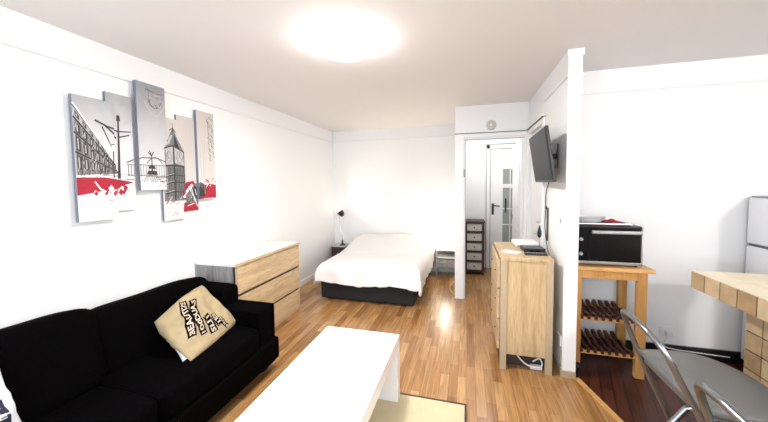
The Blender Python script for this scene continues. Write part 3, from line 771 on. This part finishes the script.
# ------------------------------------------------------------------ kitchen trolley
tr = thing('kitchen_trolley', 'honey coloured wooden kitchen trolley with slatted bottle shelves', 'trolley', (1.07, 2.9, 0))
tx0, tx1, ty0, ty1 = .835, 1.315, 2.70, 3.05
MB().box(.818, 1.352, 2.675, 3.08, .832, .862).build('top', 'pinex', tr, bevel=.004)
MB().box(tx0+.01, tx1-.01, ty0+.008, ty0+.028, .765, .832).box(tx0+.01, tx1-.01, ty1-.028, ty1-.008, .765, .832).box(tx0+.008, tx0+.028, ty0+.02, ty1-.02, .765, .832).box(tx1-.028, tx1-.008, ty0+.02, ty1-.02, .765, .832).build('apron', 'pine', tr)
for k, (x, y) in enumerate(((tx0, ty0), (tx1-.062, ty0), (tx0, ty1-.05), (tx1-.062, ty1-.05))):
    low = .075 if x == tx0 else 0
    lg = MB().box(x, x+(.045 if x == tx0 else .062), y, y+.045, low, .832).build('leg', 'pine', tr, bevel=.003)
    if low:
        w = MB().tube([(x+.005, y+.022, .034), (x+.04, y+.022, .034)], .034, 20).build('wheel', 'blackplastic', lg, smooth=True, angle=30)
        MB().box(x+.0, x+.045, y+.016, y+.028, .034, .085).build('caster_fork', 'steel', lg)
for (zr, lab) in ((.435, 0), (.165, 1)):
    shf = MB().box(tx0+.02, tx1-.03, ty0+.005, ty0+.03, zr-.012, zr+.012).build('shelf_rail', 'pinex', tr, bevel=.002)
    MB().box(tx0+.02, tx1-.03, ty1-.03, ty1-.005, zr-.012, zr+.012).build('shelf_rail', 'pinex', tr, bevel=.002)
    for i in range(8):
        x = tx0+.05+i*.049
        pts = []; n = 12
        m = MB(); prof = []
        for j in range(n+1):
            f = j/n; y = ty0+.0+f*(ty1-ty0)
            z = zr+.022+.010*math.cos(2*PI*f*2)
            prof.append((y, z))
        vs = []; fs = []
        for (y, z) in prof:
            vs += [(x-.011, y, zr+.0), (x+.011, y, zr+.0), (x+.011, y, z+.012), (x-.011, y, z+.012)]
        for j in range(n):
            a = j*4
            for k in range(4): fs.append((a+k, a+(k+1) % 4, a+4+(k+1) % 4, a+4+k))
        fs += [(3, 2, 1, 0), (n*4, n*4+1, n*4+2, n*4+3)]
        m.add(vs, fs); m.build('slat', 'slat', shf)

# oven
ov = thing('toaster_oven', 'black countertop oven with a silver bar handle on the wooden trolley', 'oven', (1.06, 2.86, .862))
ox0, ox1, oy0, oy1, oz0, oz1 = .822, 1.285, 2.72, 3.07, .876, 1.178
MB().box(ox0, ox1, oy0+.012, oy1, oz0, oz1).build('body', 'blackplastic', ov, bevel=.006)
MB().box(ox0, ox1, oy0, oy0+.013, oz0, oz0+.022).box(ox1-.008, ox1+.001, oy0, oy0+.013, oz0, oz1).build('trim_frame', 'steel', ov, bevel=.002)
dd = MB().box(ox0+.10, ox1-.014, oy0-.004, oy0+.012, oz0+.024, oz1-.010).build('oven_door', 'ovenblack', ov, bevel=.003)
MB().tube([(ox0+.115, oy0-.03, oz1-.045), (ox1-.02, oy0-.03, oz1-.045)], .013, 12).box(ox0+.13, ox0+.145, oy0-.03, oy0-.003, oz1-.058, oz1-.046).box(ox1-.05, ox1-.035, oy0-.03, oy0-.003, oz1-.058, oz1-.046).build('door_handle', 'knobw', dd, smooth=True)
MB().box(ox0+.002, ox0+.098, oy0-.002, oy0+.012, oz0+.024, oz1-.010).build('control_panel', 'ovenblack', ov)
for z in (oz0+.08, oz0+.195):
    MB().lathe([(.014, 0), (.013, .012), (.010, .015)], (ox0+.048, oy0-.002, z), 18, T=Matrix.Rotation(PI/2, 4, 'X')).build('knob', 'knobw', ov, smooth=True)
for x in (ox0+.03, ox1-.03):
    for y in (oy0+.03, oy1-.03): MB().lathe([(.012, 0), (.014, .015)], (x, y, .862), 10).build('foot', 'blackplastic', ov)
# tray, glass dish and cloth on it
tyy = thing('baking_tray', 'dark baking tray lying on top of the black oven', 'tray', (1.03, 2.87, oz1))
MB().box(.83, 1.205, 2.73, 3.04, oz1, oz1+.008).build('tray_base', 'blackplastic', tyy)
m = MB().tube([(.83, 2.73, oz1+.014), (1.205, 2.73, oz1+.014), (1.205, 3.04, oz1+.014), (.83, 3.04, oz1+.014)], .008, 8, closed=True)
m.build('rim', 'steel', tyy, smooth=True)
gd = MB()
def oval(cx, cy, rx, ry, z, n=28): return [(cx+rx*math.cos(2*PI*k/n), cy+ry*math.sin(2*PI*k/n), z) for k in range(n)]
vs = []; prof = [(.055, .0), (.085, .002), (.10, .02), (.118, .046), (.122, .048), (.112, .044), (.094, .02), (.082, .006)]
for r, z in prof: vs += oval(.965, 2.88, r*1.05, r*.85, oz1+.010+z)
n = 28; fs = []
for i in range(len(prof)-1):
    for k in range(n): fs.append((i*n+k, i*n+(k+1) % n, (i+1)*n+(k+1) % n, (i+1)*n+k))
fs.append(tuple(range(n))[::-1]); fs.append(tuple((len(prof)-1)*n+k for k in range(n)))
tag(gd.add(vs, fs).build('glass_dish', 'glass', base=(.965, 2.88, oz1+.01), smooth=True, angle=60), 'clear oval glass dish on the tray above the oven', 'dish')
vs = []; fs = []
for j in range(13):
    for i in range(13):
        u = i/12; v = j/12; x = 1.09+u*.10; y = 2.755+v*.20
        z = oz1+.013+.022*(1-(2*u-1)**2)*abs(noise.noise(Vector((x*18, y*14, 0))))*2+.004*(1-u)
        vs.append((x-.02*v, y, z))
for j in range(12):
    for i in range(12): a = j*13+i; fs.append((a, a+1, a+14, a+13))
o = MB().add(vs, fs).build('cloth', 'redcloth', base=(1.15, 2.87, oz1+.01), smooth=True, angle=180)
o.modifiers.new('t', 'SOLIDIFY').thickness = .005
tag(o, 'crumpled red cloth on the right of the tray above the oven', 'cloth')

# ------------------------------------------------------------------ fridge
fr = thing('fridge', 'white two-door fridge freezer behind the tiled bar', 'fridge', (2.46, 2.86, 0))
q0, q1, r0, r1, fz = 2.168, 2.75, 2.60, 3.115, 1.397
MB().box(q0+.045, q1, r0+.005, r1-.005, .03, fz-.012).build('body', 'fridge', fr, bevel=.006)
MB().box(q0+.02, q1, r0, r1, fz-.012, fz).build('top_panel', 'plasticg', fr, bevel=.003)
MB().box(q0, q0+.04, r0, r1, 1.02, fz-.016).build('freezer_door', 'fridge', fr, bevel=.010, bseg=3)
dd = MB().box(q0, q0+.04, r0, r1, .06, 1.0).build('fridge_door', 'fridge', fr, bevel=.010, bseg=3)
MB().box(q0+.012, q0+.045, r0+.01, r1-.01, .995, 1.022).build('door_gasket', 'fridgegap', fr)
MB().box(q0+.03, q1-.02, r0+.02, r1-.02, 0, .03).build('plinth_or_shade_board', 'blackplastic', fr)

# ------------------------------------------------------------------ tiled bar
br = thing('tiled_bar', 'beige tiled kitchen bar counter with brown joints beside the fridge', 'bar counter', (1.9, 1.8, 0))
def tiles(plane, a0, a1, b0, b1, w, at, sgn, m, gap=.009, th=.006, bstep=None, mats=(0, 1, 2), bx0=None):
    """tile grid on plane 'x','y' or 'z' at coordinate `at`; a,b the two in-plane axes"""
    bstep = bstep or w; na = math.ceil((a1-a0)/w-1e-6); nb = math.ceil((b1-b0)/bstep-1e-6)
    for i in range(na):
        for j in range(nb):
            p0 = a1-i*w-gap/2; p1 = max(a0, a1-(i+1)*w)+gap/2
            s0 = b1-j*bstep-gap/2; s1 = max(b0, b1-(j+1)*bstep)+gap/2
            if p0-p1 < .01 or s0-s1 < .01: continue
            mi = random.choice(mats); lo, hi = (at-th, at) if sgn > 0 else (at, at+th)
            if plane == 'x': m.box(lo, hi, p1, p0, s1, s0, mi)
            if plane == 'y': m.box(p1, p0, lo, hi, s1, s0, mi)
            if plane == 'z': m.box(p1, p0, s1, s0, lo, hi, mi)
kx0, kx1, ky0, ky1 = 1.458, 2.10, .35, 2.50
m = MB().box(kx0+.004, kx1-.004, ky0+.004, ky1-.004, .806, .912, 3)
tiles('x', ky0, ky1, .803, .917, .122, kx0, -1, m, bstep=.12)
tiles('y', kx0, kx1, .803, .917, .122, ky1, 1, m, bstep=.12)
tiles('y', kx0, kx1, .803, .917, .122, ky0, -1, m, bstep=.12)
m.build('countertop_edge', ['tileA', 'tileB', 'tileC', 'grout'], br)
m = MB().box(kx0+.004, kx1-.004, ky0+.004, ky1-.004, .910, .914, 1)
tiles('z', kx0, kx1, ky0, ky1, .122, .920, 1, m, mats=(0,), gap=.005)
m.build('countertop', ['tileTop', 'groutTop'], br)
m = MB().box(1.746, 2.05, ky0+.1, 2.47, 0.004, .806, 3)
tiles('x', ky0+.1, 2.474, .0, .80, .122, 1.740, -1, m)
tiles('y', 1.742, 2.05, .0, .80, .122, 2.476, 1, m)
m.build('base', ['tileA', 'tileB', 'tileC', 'grout'], br)

# ------------------------------------------------------------------ folding bar stools
def chair(dx, dy, label):
    c = thing('folding_chair', label, 'chair', (.95+dx, 1.70+dy, 0), 'grey folding chairs at the tiled bar')
    def P(x, y, z): return (x+dx, y+dy, z)
    yf, yn = 1.86, 1.47
    # front frame: inverted U, leaning back; continues down to the front feet
    pts = [P(1.15, yf+.03, .012), P(1.0, yf+.01, .34), P(.925, yf, .5), P(.85, yf-.01, .68), P(.80, yf-.03, .80), P(.765, yf-.085, .865), P(.75, yf-.17, .885),
           P(.75, yn+.17, .885), P(.765, yn+.075, .862), P(.80, yn+.02, .80), P(.85, yn+.01, .69), P(.915, yn, .55), P(1.0, yn-.01, .36), P(1.15, yn-.03, .012)]
    MB().tube(spline(pts, 7), .0125, 12).build('back_frame', 'chrome', c, smooth=True)
    # second frame crosses the first under the seat
    for y in (yf-.035, yn+.035):
        l = MB().tube(spline([P(1.20, y, .575), P(1.05, y, .34), P(.93, y, .15), P(.84, y, .012)], 6), .011, 12).build('leg', 'chrome', c, smooth=True)
        MB().lathe([(.014, .0), (.016, .03)], P(.845, y, 0), 12).build('foot_cap', 'blackplastic', l, smooth=True)
    MB().tube([P(.90, yf-.035, .10), P(.90, yn+.035, .10)], .009, 10).build('crossbar', 'chrome', c, smooth=True)
    MB().tube([P(.90, yn+.012, .60), P(.86, yn, .60), P(.775, yn, .47)], .010, 10).build('folding_strut', 'chrome', c, smooth=True)
    MB().tube([P(1.06, yf+.01, .21), P(1.06, yn-.01, .21)], .009, 10).build('footrest', 'chrome', c, smooth=True)
    MB().tube([P(.868, yf-.005, .64), P(.868, yn+.005, .64)], .009, 10).build('back_crossbar', 'chrome', c, smooth=True)
    # seat: rounded pad
    def outl(s=1.0):
        base = [(.895, 1.87), (.905, 1.925), (.98, 1.945), (1.10, 1.955), (1.20, 1.925), (1.265, 1.83), (1.285, 1.70), (1.262, 1.57), (1.19, 1.475), (1.08, 1.455), (.96, 1.47), (.905, 1.49), (.895, 1.55), (.892, 1.70)]
        cx, cy = 1.08, 1.70
        return [P(cx+(a-cx)*s, cy+(b-cy)*s, 0) for a, b in [(p.x, p.y) for p in spline([(a, b, 0) for a, b in base], 5, True)]]
    prof = [(.93, .578), (.985, .580), (1.0, .590), (1.0, .600), (.985, .608), (.93, .610), (.6, .606), (.2, .603), (.02, .602)]
    vs = []; n = len(outl())
    for s_, z in prof: vs += [(p[0], p[1], z) for p in outl(s_)]
    fs = []; mi = []
    m = MB()
    for i in range(len(prof)-1):
        for k in range(n): fs.append((i*n+k, i*n+(k+1) % n, (i+1)*n+(k+1) % n, (i+1)*n+k))
    fs.append(tuple(range(n))[::-1]); fs.append(tuple((len(prof)-1)*n+k for k in range(n)))
    m.add(vs, fs)
    st = m.build('seat', 'seat', c, smooth=True, angle=60)
    MB().tube([P(.90, yf, .572)]+[P(a, b, .572) for a, b in ((1.05, yf), (1.2, yf-.06), (1.22, 1.70), (1.2, yn+.06), (1.05, yn), (.90, yn))], .009, 8).build('seat_frame', 'seatrim', c, smooth=True)
    return c
chair(0, 0, 'steel framed folding chair with a grey seat, nearer the wooden trolley')
chair(-.04, -.60, 'steel framed folding chair cut off by the frame, farther from the wooden trolley')

# ------------------------------------------------------------------ canvases
def clip(poly, r):
    y0, y1, z0, z1 = r
    def cut(ps, f, inter):
        out = []
        for i in range(len(ps)):
            a, b = ps[i-1], ps[i]
            fa, fb = f(a), f(b)
            if fa >= 0 and fb >= 0: out.append(b)
            elif fa >= 0 > fb or fb >= 0 > fa:
                t = fa/(fa-fb); q = (a[0]+(b[0]-a[0])*t, a[1]+(b[1]-a[1])*t); out.append(q)
                if fb >= 0: out.append(b)
        return out
    for f in (lambda p: p[0]-y0, lambda p: y1-p[0], lambda p: p[1]-z0, lambda p: z1-p[1]):
        if len(poly) < 3: return []
        poly = cut(poly, f, None)
    return poly if len(poly) >= 3 else []
ART = []   # (mat index, polygon in (y,z))
def tri(mi, *p): ART.append((mi, list(p)))
def line(mi, pts, w=.006, w2=None):
    w2 = w if w2 is None else w2; n = len(pts)-1
    for i in range(n):
        (a, b), (c, d) = pts[i], pts[i+1]
        l = math.hypot(c-a, d-b) or 1; nx, ny = -(d-b)/l, (c-a)/l
        wa = w+(w2-w)*i/n; wb = w+(w2-w)*(i+1)/n
        tri(mi, (a-nx*wa/2, b-ny*wa/2), (c-nx*wb/2, d-ny*wb/2), (c+nx*wb/2, d+ny*wb/2), (a+nx*wa/2, b+ny*wa/2))
def lines_hatch(mi, region, n, ang, w=.003, jit=.01):
    (y0, y1, z0, z1) = region
    for k in range(n):
        a = random.uniform(y0, y1); b = random.uniform(z0, z1); l = random.uniform(.02, .06); t = ang+random.uniform(-.15, .15)
        line(mi, [(a, b), (a+l*math.cos(t), b+l*math.sin(t))], w)
# 1 dark, 2 mid, 3 light, 4 red, 5 white ; canvas ground is slot 0, side slot 6
ra = random.Random(4)
# --- facade in steep perspective on the first two canvases
def fac(u, v):      # u 0..1 along the street, v 0..1 height
    y = 1.345+u*.30; ztop = 2.06-u*.50; zbot = 1.60+u*.02
    return (y, zbot+(ztop-zbot)*v)
def fq(mi, u0, u1, v0, v1): tri(mi, fac(u0, v0), fac(u1, v0), fac(u1, v1), fac(u0, v1))
fq(2, 0, .85, 0, 1)
fq(3, .0, .8, .80, .97)
us = [0, .13, .25, .36, .46, .55, .63, .70, .76, .81, .85]
for i in range(10):
    u0, u1 = us[i], us[i+1]; d = u1-u0
    for v0, v1 in ((.08, .28), (.36, .56), (.62, .76), (.84, .92)):
        fq(1, u0+.25*d, u1-.2*d, v0, v1)
        fq(3, u0+.38*d, u1-.42*d, v0+.02, v1-.02)
    fq(3, u0+.05*d, u0+.12*d, .0, .8)
for v in (.32, .59, .80, .96): line(1, [fac(0, v), fac(.86, v)], .010, .004)
line(5, [fac(0, .985), fac(.86, .985)], .010, .005)
lines_hatch(1, (1.35, 1.52, 1.58, 1.80), 30, 1.4, .004)
lines_hatch(3, (1.35, 1.50, 1.62, 1.9), 14, 1.2, .004)
# low skyline haze
for k in range(34):
    y = 1.34+ra.random()*.6; z = 1.555+ra.random()*.05
    line(3 if k % 2 else 2, [(y, z), (y+.03+ra.random()*.05, z+ra.uniform(-.01, .02))], .006)
# street lamps
line(1, [(1.425+.13, 1.56), (1.56, 1.77)], .008, .006)
tri(5, (1.548, 1.77), (1.572, 1.77), (1.568, 1.81), (1.552, 1.81)); line(1, [(1.55, 1.815), (1.57, 1.815)], .006)
line(1, [(1.605, 1.545), (1.612, 1.75), (1.618, 1.99)], .020, .010)
tri(1, (1.606, 1.99), (1.632, 1.99), (1.628, 2.03), (1.61, 2.03))
line(1, [(1.46, 1.965), (1.53, 1.935), (1.615, 1.915), (1.70, 1.925)], .013, .008)
line(1, [(1.51, 1.945), (1.60, 1.865)], .010, .012)
line(1, [(1.615, 1.875), (1.69, 1.90)], .010, .008)
line(1, [(1.50, 1.93), (1.55, 1.80)], .008, .004)
# columned palace behind on canvases 2 and 3
def arch(cy, cz, w, h, mi, lw):
    line(mi, [(cy-w/2+w*k/10, cz+h*math.sin(PI*k/10)) for k in range(11)], lw)
line(2, [(1.66, 1.70), (1.74, 1.74), (1.86, 1.745), (1.95, 1.71)], .010)
line(2, [(1.66, 1.685), (1.95, 1.69)], .006)
line(2, [(1.66, 1.61), (1.95, 1.60)], .007)
for k in range(15): line(2 if k % 3 else 1, [(1.67+k*.02, 1.60), (1.67+k*.02, 1.69)], .0045)
arch(1.84, 1.70, .13, .05, 2, .008)
# fountain with winged figure
line(1, [(1.815, 1.62), (1.815, 1.76)], .012, .006)
tri(1, (1.785, 1.66), (1.845, 1.66), (1.835, 1.685), (1.795, 1.685))
tri(1, (1.770, 1.615), (1.860, 1.615), (1.845, 1.645), (1.785, 1.645))
line(1, [(1.79, 1.785), (1.815, 1.76), (1.83, 1.79)], .008); line(1, [(1.815, 1.755), (1.80, 1.80)], .007)
for k in range(9): line(2, [(1.815+(k-4)*.006, 1.615), (1.815+(k-4)*.022, 1.575-.004*abs(k-4))], .004)
# faint signature scribbles
for (a, b) in ((1.52, 1.50), (1.515, 1.43), (1.66, 1.50), (1.87, 1.53), (1.90, 1.53), (2.0, 1.29), (2.03, 1.285)):
    for k in range(7):
        y = a+ra.uniform(-.018, .018); z = b+ra.uniform(-.016, .016); line(3, [(y, z), (y+ra.uniform(-.02, .02), z+ra.uniform(-.015, .015))], .005)
# red band with ragged foot
tri(4, (1.34, 1.585), (1.50, 1.588), (1.50, 1.50), (1.34, 1.47)); tri(4, (1.50, 1.588), (1.66, 1.565), (1.62, 1.50), (1.50, 1.48))
tri(4, (1.66, 1.565), (1.70, 1.555), (1.62, 1.53))
line(5, [(1.34, 1.590), (1.50, 1.593), (1.70, 1.565)], .006)
for k in range(34):
    y = 1.345+ra.random()*.30; z = 1.50-.05*ra.random()+(.03 if y > 1.5 else 0)
    s = .008+.012*ra.random(); tri(4 if k % 2 else 5, (y-s, z), (y, z-s*1.3), (y+s, z+s*.3), (y, z+s))
line(5, [(1.44, 1.56), (1.47, 1.51), (1.50, 1.49)], .008, .014)
# crest scribble on top of third canvas
arch(1.86, 2.17, .16, -.10, 3, .012); arch(1.86, 2.19, .11, -.06, 2, .008)
line(2, [(1.79, 2.265), (1.87, 2.245), (1.93, 2.25)], .012, .006)
for k in range(16): line(2 if k % 2 else 3, [(1.80+ra.random()*.13, 2.13+ra.random()*.12), (1.80+ra.random()*.13, 2.13+ra.random()*.12)], .004)
# --- clock tower on the fourth canvas
def tw(u, v):        # u -1..1 across, v 0..1 up
    return (2.02+.095*u, 1.36+.62*v)
tri(2, (1.935, 1.40), (2.125, 1.40), (2.115, 1.83), (1.935, 1.80))
tri(3, (1.925, 1.83), (2.015, 1.86), (2.015, 1.70), (1.928, 1.68))
tri(3, (2.03, 1.86), (2.11, 1.82), (2.115, 1.70), (2.03, 1.72))
tri(2, (1.915, 1.825), (2.02, 1.86), (2.125, 1.81), (2.06, 1.93), (2.03, 2.0), (2.015, 2.0), (1.975, 1.91))
tri(3, (1.955, 1.86), (1.985, 1.87), (2.02, 1.95), (2.0, 1.95))
tri(1, (2.03, 1.86), (2.08, 1.84), (2.05, 1.92), (2.03, 1.96))
line(1, [(2.022, 1.98), (2.022, 2.05)], .007, .003); line(1, [(1.99, 1.985), (2.022, 2.01), (2.05, 1.975)], .006)
for (cy, cz, rx) in ((1.968, 1.768, .034), (2.075, 1.77, .028)):
    c_ = [(cy+rx*math.cos(2*PI*k/16), cz+.047*math.sin(2*PI*k/16)) for k in range(16)]
    tri(3, *c_)
    line(2, c_+[c_[0]], .004); line(1, [(cy, cz), (cy, cz+.035)], .004); line(1, [(cy, cz), (cy+.018, cz-.015)], .004)
line(1, [(1.915, 1.83), (2.02, 1.862), (2.125, 1.812)], .010); line(1, [(1.925, 1.69), (2.02, 1.70), (2.12, 1.69)], .014)
line(1, [(2.022, 1.40), (2.022, 1.86)], .012)
line(1, [(1.93, 1.40), (1.925, 1.82)], .006); line(1, [(2.12, 1.40), (2.118, 1.82)], .008)
for k in range(6):
    line(1, [(1.945+k*.014, 1.42), (1.945+k*.014, 1.68)], .004); line(1, [(2.035+k*.015, 1.42), (2.035+k*.015, 1.68)], .006)
for z in (1.48, 1.56, 1.62): line(1, [(1.93, z-.02), (2.02, z), (2.12, z-.01)], .008); line(3, [(1.93, z-.01), (2.02, z+.01)], .004)
for k in range(14):
    y = 1.93+ra.random()*.2; z = 1.36+ra.random()*.06; line(2 if k % 2 else 3, [(y, z), (y+.02, z+.02)], .010)
# red bus shape blurred over the fifth canvas
tri(4, (2.09, 1.47), (2.15, 1.56), (2.22, 1.57), (2.27, 1.50), (2.26, 1.42), (2.11, 1.41))
tri(4, (2.09, 1.30), (2.27, 1.30), (2.27, 1.40), (2.10, 1.38))
tri(2, (2.12, 1.37), (2.27, 1.38), (2.33, 1.43), (2.34, 1.53), (2.27, 1.56), (2.20, 1.52), (2.15, 1.45))
tri(1, (2.20, 1.42), (2.27, 1.40), (2.29, 1.50), (2.22, 1.53)); tri(5, (2.09, 1.43), (2.11, 1.42), (2.22, 1.53), (2.20, 1.545))
for k in range(10): line(5 if k % 2 else 1, [(2.12+ra.random()*.14, 1.30+ra.random()*.2), (2.14+ra.random()*.14, 1.33+ra.random()*.2)], .006)
tri(4, (2.26, 1.41), (2.46, 1.41), (2.46, 1.53), (2.38, 1.545), (2.30, 1.49)); tri(1, (2.25, 1.44), (2.31, 1.42), (2.33, 1.52), (2.27, 1.56))
for k in range(16):
    y = 2.30+ra.random()*.14; z = 1.52+ra.random()*.07; line(4 if k % 3 else 3, [(y, z), (y+.02, z+.012)], .008)
# writing-like scrollwork on the last canvas
for k in range(26):
    y = 2.40+.02*math.sin(k*1.9)+ra.uniform(-.012, .012); z = 2.18-k*.0155
    line(1 if k % 2 else 2, [(y, z), (y+ra.uniform(-.02, .025), z-.014), (y+.01, z-.03)], .005)
line(2, [(2.37, 2.16), (2.385, 1.95), (2.38, 1.86)], .005); line(3, [(2.31, 1.95), (2.315, 1.45)], .004)
for k in range(3): line(3, [(2.285+.05*k, 1.50), (2.28+.05*k, 1.90+.05*k)], .003)
canv = [((1.342, 1.572), (1.300, 2.105), (.024, .048), 'groundwash1', 'narrow canvas print of a street facade over a red band, leftmost panel'),
        ((1.545, 1.712), (1.352, 2.178), (.002, .022), 'groundwash1', 'canvas print of a black branching street lamp, second panel from left'),
        ((1.722, 1.945), (1.495, 2.308), (.038, .062), 'groundwash3', 'tallest hung canvas print of a fountain and a palace, third from left'),
        ((1.915, 2.120), (1.243, 2.085), (.018, .036), 'groundwash4', 'canvas print of a grey clock tower, hanging lowest of the panels'),
        ((2.075, 2.265), (1.302, 2.135), (.002, .016), 'groundwash4', 'canvas print with a blurred red bus, partly behind the clock tower panel'),
        ((2.252, 2.447), (1.402, 2.212), (.018, .044), 'groundwash4', 'rightmost canvas print with faint script and a red foot')]
for (yy, zz, th, ground, lab) in canv:
    x0 = L+th[0]; x1 = L+th[1]
    m = MB().box(x0, x1, yy[0], yy[1], zz[0], zz[1], 6)
    off = .0006
    def face(poly, mi):
        global off
        q = clip(poly, (yy[0]+.0005, yy[1]-.0005, zz[0]+.0005, zz[1]-.0005))
        if q:
            off += .000012
            m.add([(x1+off, a, b) for a, b in q], [tuple(range(len(q)))], mi)
    full = [(yy[0], zz[0]), (yy[1], zz[0]), (yy[1], zz[1]), (yy[0], zz[1])]
    face(full, 0)
    for mi, poly in ART:
        # outline orientation may be either way; clip handles both
        face(poly, mi)
    o = m.build('canvas_print', [ground, 'inkdark', 'inkmid', 'inklight', 'inkred', 'inkwhite', 'canvasside', 'canvas'], base=(L, (yy[0]+yy[1])/2, zz[0]))
    tag(o, lab, 'canvas print', 'canvas prints on the left wall')

# ------------------------------------------------------------------ lamps
cl = thing('ceiling_lamp', 'round glowing white flush ceiling lamp', 'ceiling lamp', (-.80, 1.98, H))
MB().lathe([(.13, 0), (.13, -.014), (.12, -.02)], (-.80, 1.98, H), 40).build('base_plate', 'plasticw', cl, smooth=True)
MB().lathe([(.11, -.018), (.165, -.028), (.185, -.050), (.165, -.078), (.12, -.095), (.06, -.104), (.001, -.106)], (-.80, 1.98, H), 40).build('diffuser', 'lampglow', cl, smooth=True, angle=180)

def light(kind, name, loc, energy, col=(1, 1, 1), **k):
    l = bpy.data.lights.new(name, kind); l.energy = energy; l.color = col
    o = bpy.data.objects.new(name, l); COL.objects.link(o); o.location = loc
    for a, b in k.items():
        if a == 'rot': o.rotation_euler = b
        else: setattr(l, a, b)
    return o
light('AREA', 'ceiling_lamp_light', (-.80, 1.98, 2.39), 36, (1.0, .975, .95), shape='DISK', size=.26)
light('AREA', 'window_daylight', ((wx0+wx1)/2, RB+.03, 1.6), 75, (.78, .88, 1.0), shape='RECTANGLE', size=3.1, size_y=1.35, rot=(PI/2, 0, 0))
light('POINT', 'kitchen_lamp_light', (3.2, -.75, 2.35), 100, (1.0, .98, .96), shadow_soft_size=.06)
light('POINT', 'hall_lamp_light', (.35, 4.75, 2.35), 15, (1.0, .98, .96), shadow_soft_size=.1)
light('POINT', 'table_lamp_light', (-.36, 5.05, .78), 6.0, (1.0, .88, .70), shadow_soft_size=.05)
light('SPOT', 'reading_lamp_light', (hp.x+.06, hp.y-.02, hp.z+.08), 15, (1.0, .80, .55), shadow_soft_size=.03, spot_size=2.4, spot_blend=1.0, rot=(math.radians(120), 0, math.radians(-75)))

w = bpy.data.worlds.new('world'); SC.world = w; w.use_nodes = True
w.node_tree.nodes['Background'].inputs[0].default_value = (.85, .92, 1, 1)
w.node_tree.nodes['Background'].inputs[1].default_value = 1.0

# ------------------------------------------------------------------ camera
f = 304.83; yaw = .267; pitch = .054; roll = .011
cam = bpy.data.cameras.new('camera'); cam.sensor_width = 36; cam.sensor_fit = 'HORIZONTAL'; cam.lens = 36*f/768
cam.shift_y = -(211-200.5)/768; cam.clip_start = .02
co = bpy.data.objects.new('camera', cam); COL.objects.link(co)
co.location = (0, 0, 1.523)
fw = Vector((-math.sin(yaw)*math.cos(pitch), math.cos(yaw)*math.cos(pitch), -math.sin(pitch)))
rt = Vector((math.cos(yaw), math.sin(yaw), 0)); up_ = rt.cross(fw)
#   roll: image right axis = r*cos - up*sin
r2 = rt*math.cos(roll) - up_*math.sin(roll); uu2 = up_*math.cos(roll) + rt*math.sin(roll)
co.matrix_world = Matrix.Translation((0, 0, 1.523)) @ Matrix(((r2.x, uu2.x, -fw.x), (r2.y, uu2.y, -fw.y), (r2.z, uu2.z, -fw.z))).to_4x4()
SC.camera = co

for o in list(bpy.data.objects):
    if '_b' in o: del o['_b']
SC.view_settings.view_transform = 'Standard'; SC.view_settings.look = 'None'
SC.view_settings.exposure = 0.3; SC.view_settings.gamma = 1.0
